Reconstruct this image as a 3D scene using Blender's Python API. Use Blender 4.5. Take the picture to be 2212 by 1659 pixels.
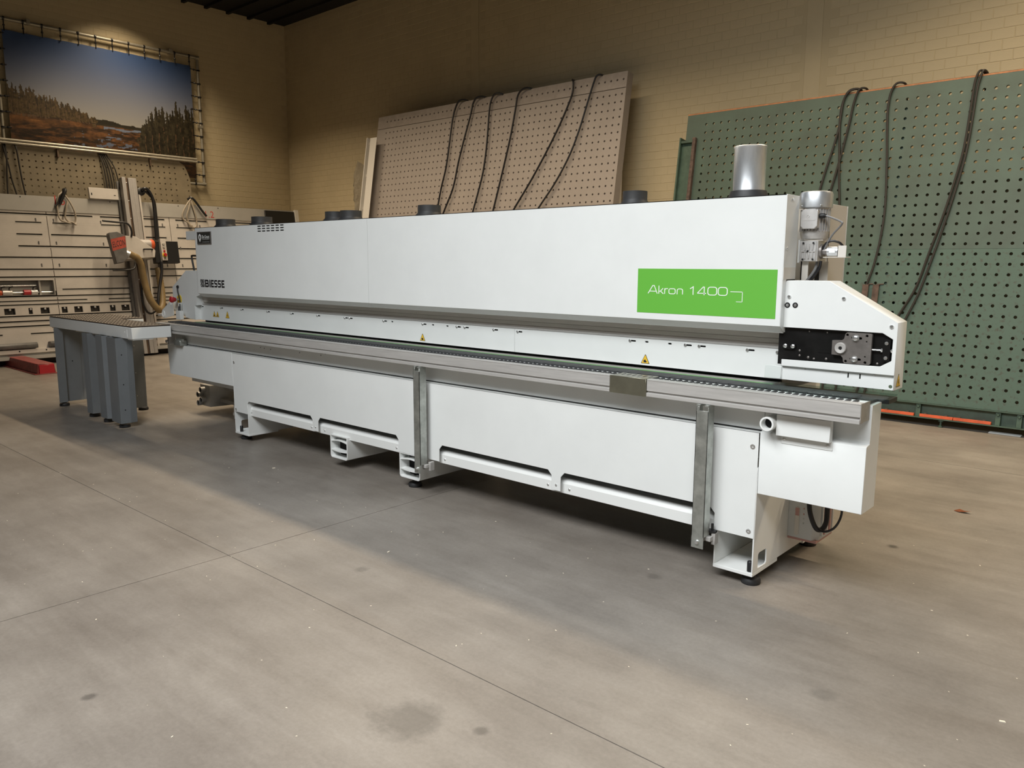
import bpy, bmesh, math, random
import numpy as np
from mathutils import Vector, Matrix
random.seed(7); rng = np.random.RandomState(7)
for o in list(bpy.data.objects): bpy.data.objects.remove(o, do_unlink=True)
S = bpy.context.scene
COL = S.collection
PI = math.pi
R = math.radians

# ------------------------------------------------------------------ camera
F_PX, YAW, PIT, ROL = 1689.5, -0.727773, 0.152324, 0.00378
cam = bpy.data.cameras.new('camera'); camo = bpy.data.objects.new('camera', cam); COL.objects.link(camo)
cam.sensor_fit = 'HORIZONTAL'; cam.sensor_width = 36.0; cam.lens = F_PX / 2212 * 36.0
cam.clip_start = 0.05; cam.clip_end = 100
fw = Vector((math.sin(YAW)*math.cos(PIT), math.cos(YAW)*math.cos(PIT), -math.sin(PIT)))
rt = Vector((math.cos(YAW), -math.sin(YAW), 0)); up = rt.cross(fw)
r2 = rt*math.cos(ROL) + up*math.sin(ROL); u2 = up*math.cos(ROL) - rt*math.sin(ROL)
CAMP = Vector((0, 0, 1.6))
camo.matrix_world = Matrix(((r2.x, u2.x, -fw.x, CAMP.x), (r2.y, u2.y, -fw.y, CAMP.y), (r2.z, u2.z, -fw.z, CAMP.z), (0, 0, 0, 1)))
S.camera = camo
def project(p):
    d = Vector(p) - CAMP; z = d.dot(fw)
    if z < .1: return (-1e5, -1e5)
    return (d.dot(r2)/z*F_PX + 1106, -d.dot(u2)/z*F_PX + 829.5)

# ------------------------------------------------------------------ light
w = bpy.data.worlds.new('world'); S.world = w; w.use_nodes = True
w.node_tree.nodes['Background'].inputs[0].default_value = (.55, .62, .7, 1)
w.node_tree.nodes['Background'].inputs[1].default_value = 0.05
def area(name, loc, sx, sy, power, col, rot=(0, 0, 0), spread=180):
    l = bpy.data.lights.new(name, 'AREA'); l.shape = 'RECTANGLE'; l.size = sx; l.size_y = sy
    l.energy = power; l.color = col; l.spread = R(spread)
    o = bpy.data.objects.new(name, l); o.location = loc; o.rotation_euler = rot; COL.objects.link(o); return o
# a row of warm strip lamps under the roof, between the machine and the back wall
WARM = (1.0, .81, .57)
for i in range(6):
    area('strip_lamp_light', ((-13.2, -9.7, -6.7, -3.7, -.7, 2.3)[i], (6.25, 6.25, 6.25, 6.25, 7.3, 7.3)[i], 6.15), 2.4, .22, (125, 118, 105, 100, 115, 135)[i], WARM, spread=124)
# cool daylight falling through the roof light above and behind the photographer
area('roof_daylight', (-.8, -1.1, 6.2), 7.0, 3.5, 800, (.965, .99, 1.0), rot=(R(22), R(-6), 0), spread=140)
S.view_settings.view_transform = 'Standard'; S.view_settings.look = 'None'
S.view_settings.exposure = 0.0; S.view_settings.gamma = 1.0; S.view_settings.use_curve_mapping = False

# ------------------------------------------------------------------ materials
MATS = {}
def mat(name, col, rough=.5, metal=0.0, var=0.0, vscale=6.0, bump=0.0, bscale=60.0, stretch=None, col2=None, spec=None, vcontrast=(.35, .65)):
    if name in MATS: return MATS[name]
    m = bpy.data.materials.new(name); m.use_nodes = True; nt = m.node_tree; b = nt.nodes['Principled BSDF']
    b.inputs['Base Color'].default_value = (*col, 1); b.inputs['Roughness'].default_value = rough; b.inputs['Metallic'].default_value = metal
    if spec is not None: b.inputs['Specular IOR Level'].default_value = spec
    if var or bump or col2:
        tc = nt.nodes.new('ShaderNodeTexCoord'); mp = nt.nodes.new('ShaderNodeMapping')
        if stretch: mp.inputs['Scale'].default_value = stretch
        nt.links.new(tc.outputs['Object'], mp.inputs['Vector'])
    if var or col2:
        n = nt.nodes.new('ShaderNodeTexNoise'); n.inputs['Scale'].default_value = vscale; n.inputs['Detail'].default_value = 6; n.inputs['Roughness'].default_value = .62
        r = nt.nodes.new('ShaderNodeValToRGB'); r.color_ramp.elements[0].position, r.color_ramp.elements[1].position = vcontrast
        ca = col2 if col2 else tuple(c*(1-var) for c in col); cb = col if col2 else tuple(min(1, c*(1+var*.6)) for c in col)
        r.color_ramp.elements[0].color = (*ca, 1); r.color_ramp.elements[1].color = (*cb, 1)
        nt.links.new(mp.outputs[0], n.inputs['Vector']); nt.links.new(n.outputs['Fac'], r.inputs[0]); nt.links.new(r.outputs[0], b.inputs['Base Color'])
    if bump:
        n2 = nt.nodes.new('ShaderNodeTexNoise'); n2.inputs['Scale'].default_value = bscale; n2.inputs['Detail'].default_value = 4
        bp = nt.nodes.new('ShaderNodeBump'); bp.inputs['Strength'].default_value = bump; bp.inputs['Distance'].default_value = .01
        nt.links.new(mp.outputs[0], n2.inputs['Vector']); nt.links.new(n2.outputs['Fac'], bp.inputs['Height']); nt.links.new(bp.outputs[0], b.inputs['Normal'])
    MATS[name] = m; return m
WHITE = mat('white_powder_coat', (.78, .80, .79), .42, var=.025, vscale=3)
WHITEIN = mat('white_powder_coat_frame', (.80, .815, .80), .5)
ALU = mat('brushed_aluminium', (.50, .485, .465), .5, .25, var=.10, vscale=5, stretch=(1, 8, 14))
ALUD = mat('grey_anodised_aluminium', (.40, .385, .36), .5, .15, var=.1, vscale=4, stretch=(1, 8, 10))
GALV = mat('galvanised_steel', (.48, .50, .47), .42, .8, var=.25, vscale=14)
GALVB = mat('bright_galvanised_duct', (.70, .73, .76), .38, .85, var=.22, vscale=9, stretch=(1, 1, .3))
PLATEM = mat('olive_steel_plate', (.30, .29, .22), .3, .8, var=.1, vscale=12)
STEEL = mat('dark_machined_steel', (.27, .25, .235), .42, .7, var=.2, vscale=16)
ZINC = mat('zinc_bolt', (.72, .73, .73), .28, .9)
CASTAL = mat('cast_aluminium', (.62, .61, .60), .45, .55, var=.1, vscale=30)
BLACK = mat('black_plastic', (.012, .012, .013), .42)
RUBBER = mat('black_rubber', (.022, .023, .025), .55, var=.2, vscale=20)
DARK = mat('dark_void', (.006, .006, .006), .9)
BLPLATE = mat('black_oxide_plate', (.010, .010, .010), .35, .3, var=.6, vscale=8)
GREENSIGN = mat('green_sign', (.135, .46, .055), .45)
LETTER = mat('white_lettering', (.86, .88, .87), .5)
INK = mat('black_ink', (.02, .02, .024), .5)
YELLOW = mat('warning_yellow', (.80, .50, .045), .5)
YPLAST = mat('yellow_plastic', (.72, .52, .03), .4)
REDP = mat('red_plastic', (.45, .02, .03), .35)
GREYLEG = mat('grey_painted_sheet', (.185, .20, .212), .42, var=.06, vscale=5)
TABLETOP = mat('dark_table_top', (.040, .027, .019), .5, var=.25, vscale=14)
NOZZLE = mat('pale_nozzle', (.62, .55, .44), .5)
GREENSTRIP = mat('green_belt_strip', (.17, .34, .14), .4)
BEIGEPNT = mat('beige_cover_paint', (.66, .63, .58), .5)
CLEAR = mat('clear_flap', (.72, .76, .74), .25)
HOSEGREY = mat('grey_cable', (.17, .17, .17), .5)
BLCABLE = mat('black_cable', (.010, .010, .012), .38)
BRCABLE = mat('dusty_black_hose', (.022, .018, .014), .6)
SAWW = mat('aged_white_panel', (.58, .54, .495), .5, var=.10, vscale=2.2)
SAWG = mat('grey_saw_bar', (.39, .375, .345), .5, var=.06, vscale=3)
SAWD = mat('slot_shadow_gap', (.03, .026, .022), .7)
SAWAL = mat('saw_aluminium', (.40, .38, .365), .5, .3, var=.08, vscale=10, stretch=(1, 6, 1))
BROWNM = mat('brown_steel_strip', (.13, .085, .055), .5, .3, var=.3, vscale=8)
HOSETAN = mat('tan_ribbed_hose', (.235, .165, .075), .5, var=.12, vscale=10)
ORANGE = mat('orange_paint', (.62, .10, .03), .45, var=.2, vscale=9)
REDST = mat('red_painted_steel', (.27, .055, .05), .5, var=.35, vscale=9)
SIGNRED = mat('faded_red_label', (.42, .07, .045), .5, var=.2, vscale=7)
GREYH = mat('grey_guard', (.13, .125, .12), .5, var=.25, vscale=8)
PIPE = mat('banner_pipe', (.40, .37, .30), .42, .5, var=.12, vscale=12)
LIGHTB = mat('beige_perforated_board', (.345, .303, .272), .48, var=.05, vscale=3)
LIGHTG = mat('glossy_beige_board', (.345, .303, .272), .22, var=.10, vscale=9)
BROWNB = mat('tan_perforated_board', (.205, .168, .108), .6, var=.16, vscale=4)
GREENB = mat('green_worn_board', (.072, .122, .096), .55, vscale=24, col2=(.062, .066, .050), vcontrast=(.32, .46), bump=.05, bscale=30)
GREENU = mat('green_plain_board', (.072, .112, .086), .5, vscale=3, col2=(.060, .084, .064), vcontrast=(.3, .6))
GREENF = mat('green_frame', (.055, .095, .068), .5, var=.25, vscale=8)
PLYEDGE = mat('plywood_edge', (.40, .17, .07), .6, var=.25, vscale=20)
RUST = mat('rusty_timber', (.10, .066, .052), .75, var=.45, vscale=18)
LEAFM = mat('dry_leaf', (.30, .10, .04), .7)
CHIPM = mat('wood_chip', (.80, .72, .58), .7)
FILM = mat('plastic_film', (.42, .37, .28), .22, bump=.6, bscale=26)
STRAP = mat('pale_hose_loop', (.36, .31, .245), .5)
SHEETP = mat('fluted_inverter_panel', (.60, .62, .62), .45)
PINK = mat('pink_label', (.50, .28, .25), .5)
CEILM = mat('dark_ceiling', (.006, .005, .004), .85)
BRICK = mat('cream_painted_brick', (.56, .465, .295), .62, var=.05, vscale=2.0, bump=.12, bscale=45)
CONC = mat('cream_painted_concrete', (.56, .465, .295), .6, var=.05, vscale=2.0, bump=.06, bscale=25)
MORTAR = mat('cream_painted_joint', (.52, .43, .27), .7)
PLASTER = mat('plain_cream_wall', (.60, .52, .38), .7, var=.04, vscale=2)

def floor_mat():
    m = bpy.data.materials.new('worn_concrete'); m.use_nodes = True; nt = m.node_tree; b = nt.nodes['Principled BSDF']; L = nt.links
    tc = nt.nodes.new('ShaderNodeTexCoord')
    def noise(sc, det, rough=.6, stretch=None, rot=0):
        mp = nt.nodes.new('ShaderNodeMapping'); mp.inputs['Scale'].default_value = stretch or (1, 1, 1); mp.inputs['Rotation'].default_value = (0, 0, rot)
        n = nt.nodes.new('ShaderNodeTexNoise'); n.inputs['Scale'].default_value = sc; n.inputs['Detail'].default_value = det; n.inputs['Roughness'].default_value = rough
        L.new(tc.outputs['Object'], mp.inputs[0]); L.new(mp.outputs[0], n.inputs['Vector']); return n.outputs['Fac']
    def ramp(f, p0, p1, c0, c1):
        r = nt.nodes.new('ShaderNodeValToRGB'); r.color_ramp.elements[0].position = p0; r.color_ramp.elements[1].position = p1
        r.color_ramp.elements[0].color = (*c0, 1); r.color_ramp.elements[1].color = (*c1, 1); L.new(f, r.inputs[0]); return r.outputs[0]
    def mix(mode, fac, a, c):
        x = nt.nodes.new('ShaderNodeMix'); x.data_type = 'RGBA'; x.blend_type = mode
        if isinstance(fac, float): x.inputs[0].default_value = fac
        else: L.new(fac, x.inputs[0])
        L.new(a, x.inputs[6]); L.new(c, x.inputs[7]); return x.outputs[2]
    base = ramp(noise(1.1, 8, .65), .32, .68, (.184, .162, .141), (.286, .258, .227))
    st = ramp(noise(2.2, 7, .7, (.35, 1.5, 1), .35), .33, .62, (.74, .72, .70), (1, 1, 1))
    st2 = ramp(noise(3.4, 6, .7, (.25, 2.6, 1), -.5), .30, .55, (.84, .83, .82), (1, 1, 1))
    fine = ramp(noise(55, 3, .7), .30, .70, (.86, .86, .86), (1.06, 1.06, 1.06))
    c = mix('MULTIPLY', .75, base, st); c = mix('MULTIPLY', .7, c, st2); c = mix('MULTIPLY', .8, c, fine)
    # oil stains, each a blot with a ragged edge at its own place
    for (sx, sy, sr, k) in ((-1.975, 1.667, .13, .36), (-1.734, 1.795, .03, .4), (-2.968, .972, .03, .45), (-.94, 2.83, .05, .25), (-2.015, 3.376, .04, .25), (-1.23, 4.683, .035, .6), (-3.214, 2.413, .04, .3)):
        vm = nt.nodes.new('ShaderNodeVectorMath'); vm.operation = 'DISTANCE'
        mp = nt.nodes.new('ShaderNodeMapping'); mp.inputs['Scale'].default_value = (1, 1, 0); L.new(tc.outputs['Object'], mp.inputs[0])
        L.new(mp.outputs[0], vm.inputs[0]); vm.inputs[1].default_value = (sx, sy, 0)
        ad = nt.nodes.new('ShaderNodeMath'); ad.operation = 'MULTIPLY_ADD'; L.new(noise(9, 5, .7), ad.inputs[0]); ad.inputs[1].default_value = sr*1.6; ad.inputs[2].default_value = -sr*.8
        su = nt.nodes.new('ShaderNodeMath'); su.operation = 'ADD'; L.new(vm.outputs['Value'], su.inputs[0]); L.new(ad.outputs[0], su.inputs[1])
        rr = ramp(su.outputs[0], max(0, sr*.55), sr*1.15, (1-k, 1-k, 1-k), (1, 1, 1)); c = mix('MULTIPLY', 1.0, c, rr)
    L.new(c, b.inputs['Base Color'])
    rg = ramp(noise(1.7, 6), .3, .7, (.33, .33, .33), (.48, .48, .48)); L.new(rg, b.inputs['Roughness'])
    bp = nt.nodes.new('ShaderNodeBump'); bp.inputs['Strength'].default_value = .12; bp.inputs['Distance'].default_value = .004
    L.new(noise(38, 5, .7), bp.inputs['Height']); L.new(bp.outputs[0], b.inputs['Normal'])
    b.inputs['Specular IOR Level'].default_value = .5
    return m
FLOORM = floor_mat()
def glass_mat():
    m = bpy.data.materials.new('clear_sheet'); m.use_nodes = True; nt = m.node_tree; nt.nodes.remove(nt.nodes['Principled BSDF'])
    t = nt.nodes.new('ShaderNodeBsdfTransparent'); t.inputs[0].default_value = (.80, .85, .83, 1); g = nt.nodes.new('ShaderNodeBsdfGlossy'); g.inputs['Roughness'].default_value = .05
    x = nt.nodes.new('ShaderNodeMixShader'); x.inputs[0].default_value = .07; nt.links.new(t.outputs[0], x.inputs[1]); nt.links.new(g.outputs[0], x.inputs[2]); nt.links.new(x.outputs[0], nt.nodes['Material Output'].inputs[0])
    return m
GLASS = glass_mat()

# ------------------------------------------------------------------ mesh helpers
def BM(): return bmesh.new()
def box(bm, x0, x1, y0, y1, z0, z1, M=None):
    v = [bm.verts.new(p) for p in ((x0,y0,z0),(x1,y0,z0),(x1,y1,z0),(x0,y1,z0),(x0,y0,z1),(x1,y0,z1),(x1,y1,z1),(x0,y1,z1))]
    if M is not None:
        for a in v: a.co = M @ a.co
    for f in ((0,3,2,1),(4,5,6,7),(0,1,5,4),(1,2,6,5),(2,3,7,6),(3,0,4,7)): bm.faces.new([v[i] for i in f])
    return v
def ax3(axis, a, b, c):
    return {'y': (a, c, b), 'x': (c, a, b), 'z': (a, b, c)}[axis]
def prism(bm, pts, axis, a0, a1):
    A = [bm.verts.new(ax3(axis, p[0], p[1], a0)) for p in pts]; B = [bm.verts.new(ax3(axis, p[0], p[1], a1)) for p in pts]
    bm.faces.new(A); bm.faces.new(B[::-1]); n = len(pts)
    for i in range(n): bm.faces.new((A[i], B[i], B[(i+1) % n], A[(i+1) % n]))
def holeplate(bm, outer, holes, axis, a0, a1):
    t = bmesh.new(); ed = []
    for lp in [outer] + holes:
        vs = [t.verts.new(ax3(axis, p[0], p[1], a0)) for p in lp]
        for i in range(len(vs)): ed.append(t.edges.new((vs[i], vs[(i+1) % len(vs)])))
    fc = bmesh.ops.triangle_fill(t, use_beauty=True, edges=ed)['geom']
    fs = [g for g in fc if isinstance(g, bmesh.types.BMFace)]
    ex = bmesh.ops.extrude_face_region(t, geom=fs)['geom']
    d = Vector(ax3(axis, 0, 0, a1-a0))
    bmesh.ops.translate(t, verts=[g for g in ex if isinstance(g, bmesh.types.BMVert)], vec=d)
    bmesh.ops.recalc_face_normals(t, faces=t.faces)
    me = bpy.data.meshes.new('tmp'); t.to_mesh(me); t.free(); bm.from_mesh(me); bpy.data.meshes.remove(me)
def circ(cx, cy, r, n=12, ry=None): return [(cx+r*math.cos(2*PI*i/n), cy+(ry or r)*math.sin(2*PI*i/n)) for i in range(n)]
def rslot(x0, x1, z, h):
    r = h/2; p = []
    for i in range(5): a = PI/2 + PI*i/4; p.append((x0+r+r*math.cos(a), z+r*math.sin(a)))
    for i in range(5): a = -PI/2 + PI*i/4; p.append((x1-r+r*math.cos(a), z+r*math.sin(a)))
    return p
def cyl(bm, p0, p1, r0, r1=None, n=16, cap=True):
    p0, p1 = Vector(p0), Vector(p1); r1 = r0 if r1 is None else r1
    d = (p1-p0).normalized(); a = d.orthogonal().normalized(); b = d.cross(a)
    A = [bm.verts.new(p0 + (a*math.cos(2*PI*i/n) + b*math.sin(2*PI*i/n))*r0) for i in range(n)]
    B = [bm.verts.new(p1 + (a*math.cos(2*PI*i/n) + b*math.sin(2*PI*i/n))*r1) for i in range(n)]
    for i in range(n): bm.faces.new((A[i], A[(i+1) % n], B[(i+1) % n], B[i]))
    if cap: bm.faces.new(A[::-1]); bm.faces.new(B)
def lathe(bm, prof, c, d=(0, 0, 1), n=24):
    c = Vector(c); d = Vector(d).normalized(); a = d.orthogonal().normalized(); b = d.cross(a); rings = []
    for (r, h) in prof:
        rings.append([bm.verts.new(c + d*h + (a*math.cos(2*PI*i/n) + b*math.sin(2*PI*i/n))*max(r, 1e-5)) for i in range(n)])
    for A, B in zip(rings, rings[1:]):
        for i in range(n): bm.faces.new((A[i], A[(i+1) % n], B[(i+1) % n], B[i]))
    bm.faces.new(rings[0][::-1]); bm.faces.new(rings[-1])
def smooth_path(pts, sub=6):
    P = [Vector(p) for p in pts]; P = [P[0]*2-P[1]] + P + [P[-1]*2-P[-2]]; out = []
    for i in range(1, len(P)-2):
        for k in range(sub):
            t = k/sub; a, b, c, d = P[i-1], P[i], P[i+1], P[i+2]
            out.append(.5*((2*b)+(c-a)*t+(2*a-5*b+4*c-d)*t*t+(3*b-a-3*c+d)*t*t*t))
    out.append(P[-2]); return out
def tube(bm, pts, r, n=8, sub=6, ribs=0, closed=False):
    P = smooth_path(pts, sub) if sub else [Vector(p) for p in pts]
    prev = None; rings = []
    for i, p in enumerate(P):
        d = (P[min(i+1, len(P)-1)] - P[max(i-1, 0)]).normalized()
        a = d.orthogonal().normalized() if prev is None else (prev - d*prev.dot(d)).normalized()
        prev = a; b = d.cross(a); rr = r*(1+ribs*(1 if i % 2 else -1)) if ribs else r
        rings.append([bm.verts.new(p + (a*math.cos(2*PI*k/n)+b*math.sin(2*PI*k/n))*rr) for k in range(n)])
    for A, B in zip(rings, rings[1:]):
        for k in range(n): bm.faces.new((A[k], A[(k+1) % n], B[(k+1) % n], B[k]))
    bm.faces.new(rings[0][::-1]); bm.faces.new(rings[-1])
def link(name, me, parent=None, loc=None):
    o = bpy.data.objects.new(name, me); COL.objects.link(o)
    if parent: o.parent = parent
    if loc is not None: o.location = loc
    return o
def obj(name, bm, m, parent=None, bevel=0.0, smooth=40, seg=1, world=True):
    bmesh.ops.recalc_face_normals(bm, faces=bm.faces)
    if bevel:
        es = [e for e in bm.edges if len(e.link_faces) == 2 and e.calc_face_angle(0) > R(30)]
        bmesh.ops.bevel(bm, geom=es, offset=bevel, segments=seg, affect='EDGES', profile=.5, clamp_overlap=True)
    me = bpy.data.meshes.new(name); bm.to_mesh(me); bm.free()
    if smooth:
        me.polygons.foreach_set('use_smooth', [True]*len(me.polygons)); me.set_sharp_from_angle(angle=R(smooth))
    me.materials.append(m)
    o = link(name, me, parent)
    if parent and world and parent.parent is None and parent.type == 'EMPTY' and parent.get('_w'): o.location = -parent.location
    return o
def thing(name, label, cat, loc=(0, 0, 0), rot=(0, 0, 0), group=None, world=True):
    o = bpy.data.objects.new(name, None); COL.objects.link(o); o.empty_display_size = .2; o.location = loc; o.rotation_euler = rot
    o['label'] = label; o['category'] = cat
    if group: o['group'] = group
    if world: o['_w'] = 1
    return o
def tag(o, label, cat, group=None):
    o['label'] = label; o['category'] = cat
    if group: o['group'] = group
    return o
def struct(o): o['kind'] = 'structure'; return o
def B(name, dims, m, parent, bevel=0.0, label=None):
    bm = BM(); box(bm, *dims); o = obj(name, bm, m, parent, bevel)
    if label: o['label'] = label
    return o
def text_mesh(name, body, fit, mapf, m, parent, offset=0.0, depth=.0012, width=None):
    """flat lettering: fit = (u0,u1,v0,v1); mapf(u,v,d) -> point"""
    cu = bpy.data.curves.new('t', 'FONT'); cu.body = body; cu.extrude = .5; cu.offset = offset; cu.resolution_u = 3
    t = bpy.data.objects.new('t', cu); COL.objects.link(t)
    bpy.context.view_layer.update()
    me = bpy.data.meshes.new_from_object(t.evaluated_get(bpy.context.evaluated_depsgraph_get()))
    bpy.data.objects.remove(t); co = np.zeros(len(me.vertices)*3); me.vertices.foreach_get('co', co); co = co.reshape(-1, 3)
    mn, mx = co.min(0), co.max(0); u0, u1, v0, v1 = fit
    out = [mapf(u0+(c[0]-mn[0])/(mx[0]-mn[0])*(u1-u0), v0+(c[1]-mn[1])/(mx[1]-mn[1])*(v1-v0), depth if c[2] > 0 else 0) for c in co]
    me.vertices.foreach_set('co', np.array(out, dtype=np.float32).ravel()); me.update(); me.name = name
    me.materials.clear(); me.materials.append(m)
    return link(name, me, parent)

# ------------------------------------------------------------------ the hall
XW, YW, ZC, XR, YF = -15.05, 9.70, 6.48, 7.0, -9.0
bm = BM(); box(bm, XW-.2, XR+.2, YF-.2, YW+.2, -.25, -.012)
fl = struct(obj('floor', bm, DARK, smooth=0))
fl['label'] = 'worn beige concrete floor cut into slabs'
J = .0022
xs = [XW, -8.9, -3.92, 1.06, XR]; ys = [YF, -2.9, 2.045, 7.0, YW]
for i in range(4):
    for j in range(4):
        bm = BM(); box(bm, xs[i]+J, xs[i+1]-J, ys[j]+J, ys[j+1]-J, -.011, 0); obj('floor_slab', bm, FLOORM, fl, smooth=0)
bm = BM(); box(bm, XW-.2, XR+.2, YF-.2, YW+.2, ZC, ZC+.2); ce = struct(obj('ceiling', bm, CEILM, smooth=0))
for k in range(12): B('roof_rib', (XW, XR, 9.3-k*.45, 9.36-k*.45, ZC-.05, ZC), CEILM, ce)
B('roof_beam', (XW, XR, 5.0, 5.12, ZC-.30, ZC), CEILM, ce)
struct(B('wall_right', (XR, XR+.2, YF, YW, 0, ZC), PLASTER, None)); struct(B('wall_front', (XW, XR, YF-.2, YF, 0, ZC), PLASTER, None))
wb = struct(B('wall_back', (XW-.2, XR+.2, YW+.0028, YW+.2, 0, ZC), MORTAR, None))
wl = struct(B('wall_left', (XW-.2, XW-.0028, YF, YW+.2, 0, ZC), MORTAR, None))
BL, BH = .2105, .1085
def brick_mesh():
    bm = BM(); box(bm, -BL/2+.0028, BL/2-.0028, 0, .03, -BH/2+.0028, BH/2-.0028)
    bmesh.ops.bevel(bm, geom=[e for e in bm.edges], offset=.003, segments=1, affect='EDGES')
    bmesh.ops.delete(bm, geom=[f for f in bm.faces if f.calc_center_median().y > .02], context='FACES')
    me = bpy.data.meshes.new('brick'); bm.to_mesh(me); bm.free(); me.materials.append(BRICK); return me
BRME = brick_mesh()
def brick_wall(wall, back, lo, hi, skip, hidden):
    """individual bricks for the 300 that show largest, the rest joined"""
    cells = []
    rows = int(ZC/BH)
    for r in range(rows):
        z = (r+.5)*BH; x = lo + (BL/2 if r % 2 else 0) + BL/2
        while x < hi-BL/2+.001:
            if not any(a-BL*.45 < x < b+BL*.45 for a, b in skip): cells.append((x, z))
            x += BL
    def P(c, d=0): return (c[0], YW+d, c[1]) if back else (XW-d, c[0], c[1])
    vis = []
    for c in cells:
        px = project(P(c))
        if -5 < px[0] < 2217 and -5 < px[1] < 1600 and not hidden(px): vis.append(((Vector(P(c))-CAMP).length, c))
    vis.sort(); near = set(c for _, c in vis[:300])
    for c in near:
        o = link('brick', BRME, wall, P(c))
        if not back: o.rotation_euler = (0, 0, PI/2)
        o.location.y += random.uniform(-.0008, .0008) if back else 0
    bv = np.array([v.co[:] for v in BRME.vertices]); bf = [list(p.vertices) for p in BRME.polygons]
    V, Fc = [], []
    for k, c in enumerate(cells):
        if c in near: continue
        j = random.uniform(-.0008, .0008); o = len(V)
        for v in bv:
            V.append((c[0]+v[0], YW+v[1]+j, c[1]+v[2]) if back else (XW-v[1]+j, c[0]+v[0], c[1]+v[2]))
        Fc += [[i+o for i in f] for f in bf]
    me = bpy.data.meshes.new('brick_courses'); me.from_pydata(V, [], Fc); me.update(); me.materials.append(BRICK)
    o = link('brick_courses', me, wall); o['kind'] = 'stuff'
def hid_b(p):
    x, y = p
    if x > 1490 and y > 249-(x-1490)*.142: return True
    if 820 < x < 1352 and y > 252-(x-820)*.18: return True
    return y > 490-(x-420)*.0553
brick_wall(wb, True, XW, 1.8, [(-9.57, -9.40), (-3.95, -3.765)], hid_b)
brick_wall(wl, False, 2.2, YW, [], lambda p: p[1] > 470 or (p[0] < 425 and p[1] > 40+p[0]*.2))
for k, (a, b_) in enumerate(((-9.575, -9.398), (-3.955, -3.76))):
    t = struct(B('trim_%d' % (k+1), (a, b_, YW-.004, YW+.05, 0, ZC), CONC, None, .004))

# ------------------------------------------------------------------ edge banding machine
MR = thing('edge_banding_machine', 'long white edge banding machine with a green sign on its hood', 'machine', (-4.3, 3.95, 0))
YP = 3.57
# --- legs, base beams, feet
FOOTP = [(.012, .06), (.02, .045), (.026, .034), (.043, .031), (.049, .022), (.049, .004), (.046, 0)]
def foot(parent, x, y, h=.06, s=1.0):
    bm = BM(); lathe(bm, [(r*s, z) for r, z in FOOTP[::-1]], (x, y, 0), n=20)
    if h > .055: cyl(bm, (x, y, .04), (x, y, h+.01), .012*s, n=10)
    return obj('levelling_foot', bm, RUBBER, parent)
def leg(x0, x1, z0, z1, plate=True, window=True, label=None):
    bm = BM(); t = .008
    # side plates full depth, bottom plate, rear closing
    for xa in (x0, x1-t):
        if window and ((xa > x0) == (x0 > -3)):
            holeplate(bm, [(3.572, z0+.018), (4.47, z0+.018), (4.47, .62), (3.572, .62)], [[(3.63, z0+.03), (3.72, z0+.03), (3.73, z0+.04), (3.73, z0+.10), (3.72, z0+.11), (3.64, z0+.11), (3.63, z0+.10)]], 'x', xa, xa+t)
        else: box(bm, xa, xa+t, 3.572, 4.47, z0+.018, .62)
    box(bm, x0, x1, 4.44, 4.448, z0+.018, .62)
    if plate:
        box(bm, x0, x1, 3.57, 3.87, z0, z0+.018); box(bm, x0, x1, 4.22, 4.47, z0, z0+.018); box(bm, x0+t, x1-t, 3.87, 4.22, z0+.012, z0+.018)
    o = obj('leg', bm, WHITEIN, MR, .0015)
    for y in (3.64, 4.39): foot(o, (x0+x1)/2 + (.07 if x0 > -3 else -.05), y, z0)
    bm = BM(); cx = (x0+x1)/2 + (.07 if x0 > -3 else -.05)
    lathe(bm, [(.014, 0), (.014, .05), (.011, .054)], (cx+(.012 if x0 > -3 else 0), 3.595, z0+.018), n=14); obj('foot_screw_cap', bm, BLACK, o)
    return o
leg(-6.587, -6.35, .055, .25); leg(-1.787, -1.572, .058, .25)
# middle leg and lift channel: rounded box sections with inner web shelves
def channel(name, x0, x1, z0, z1, feet):
    c = .02; t = .008
    outer = [(x0, z1), (x0, z0+c), (x0+c*.3, z0+c*.3), (x0+c, z0), (x1-c, z0), (x1-c*.3, z0+c*.3), (x1, z0+c), (x1, z1)]
    inner = [(x1-t, z1-.006), (x1-t, z0+c), (x1-c*.3-t*.7, z0+c*.3+t*.7), (x1-c, z0+t), (x0+c, z0+t), (x0+c*.3+t*.7, z0+c*.3+t*.7), (x0+t, z0+c), (x0+t, z1-.006)]
    bm = BM(); holeplate(bm, outer, [inner], 'y', 3.572, 4.44)
    o = obj(name, bm, WHITEIN, MR, .001)
    h = z1-z0
    for k, zz in enumerate((z0+h*.36, z0+h*.74)):
        bm = BM(); pts = [(x0+t+(x1-x0-2*t)*i/8, zz + .012*math.sin(PI*i/8)*(1 if k else -.6)) for i in range(9)]
        prism(bm, pts + [(p[0], p[1]-.007) for p in pts[::-1]], 'y', 3.576, 3.64); obj('web_shelf', bm, WHITEIN, o)
    B('shade_sheet', (x0+t, x1-t, 3.66, 3.67, z0+t, z1-.01), DARK, o)  # dark sheet added for the shade inside the hollow channel
    if feet:
        for y in (3.65, 4.39): foot(o, (x0+x1)/2-.03, y, z0)
    return o
channel('lift_channel', -5.112, -4.893, .078, .262, False)
channel('middle_leg', -4.27, -4.05, .075, .256, True)
for a, b_ in ((-6.35, -4.27), (-4.05, -1.787)):
    bm = BM(); prism(bm, [(3.600, .240), (3.600, .300), (3.610, .318), (3.632, .330), (3.70, .330), (3.70, .240)], 'x', a, b_); o = obj('base_beam', bm, WHITEIN, MR, .0015, smooth=20)
    B('rear_panel', (a, b_, 4.452, 4.458, .05, .96), WHITEIN, MR)
    B('beam_interior', (a, b_, 3.74, 3.75, .25, .42), DARK, o)
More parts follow.
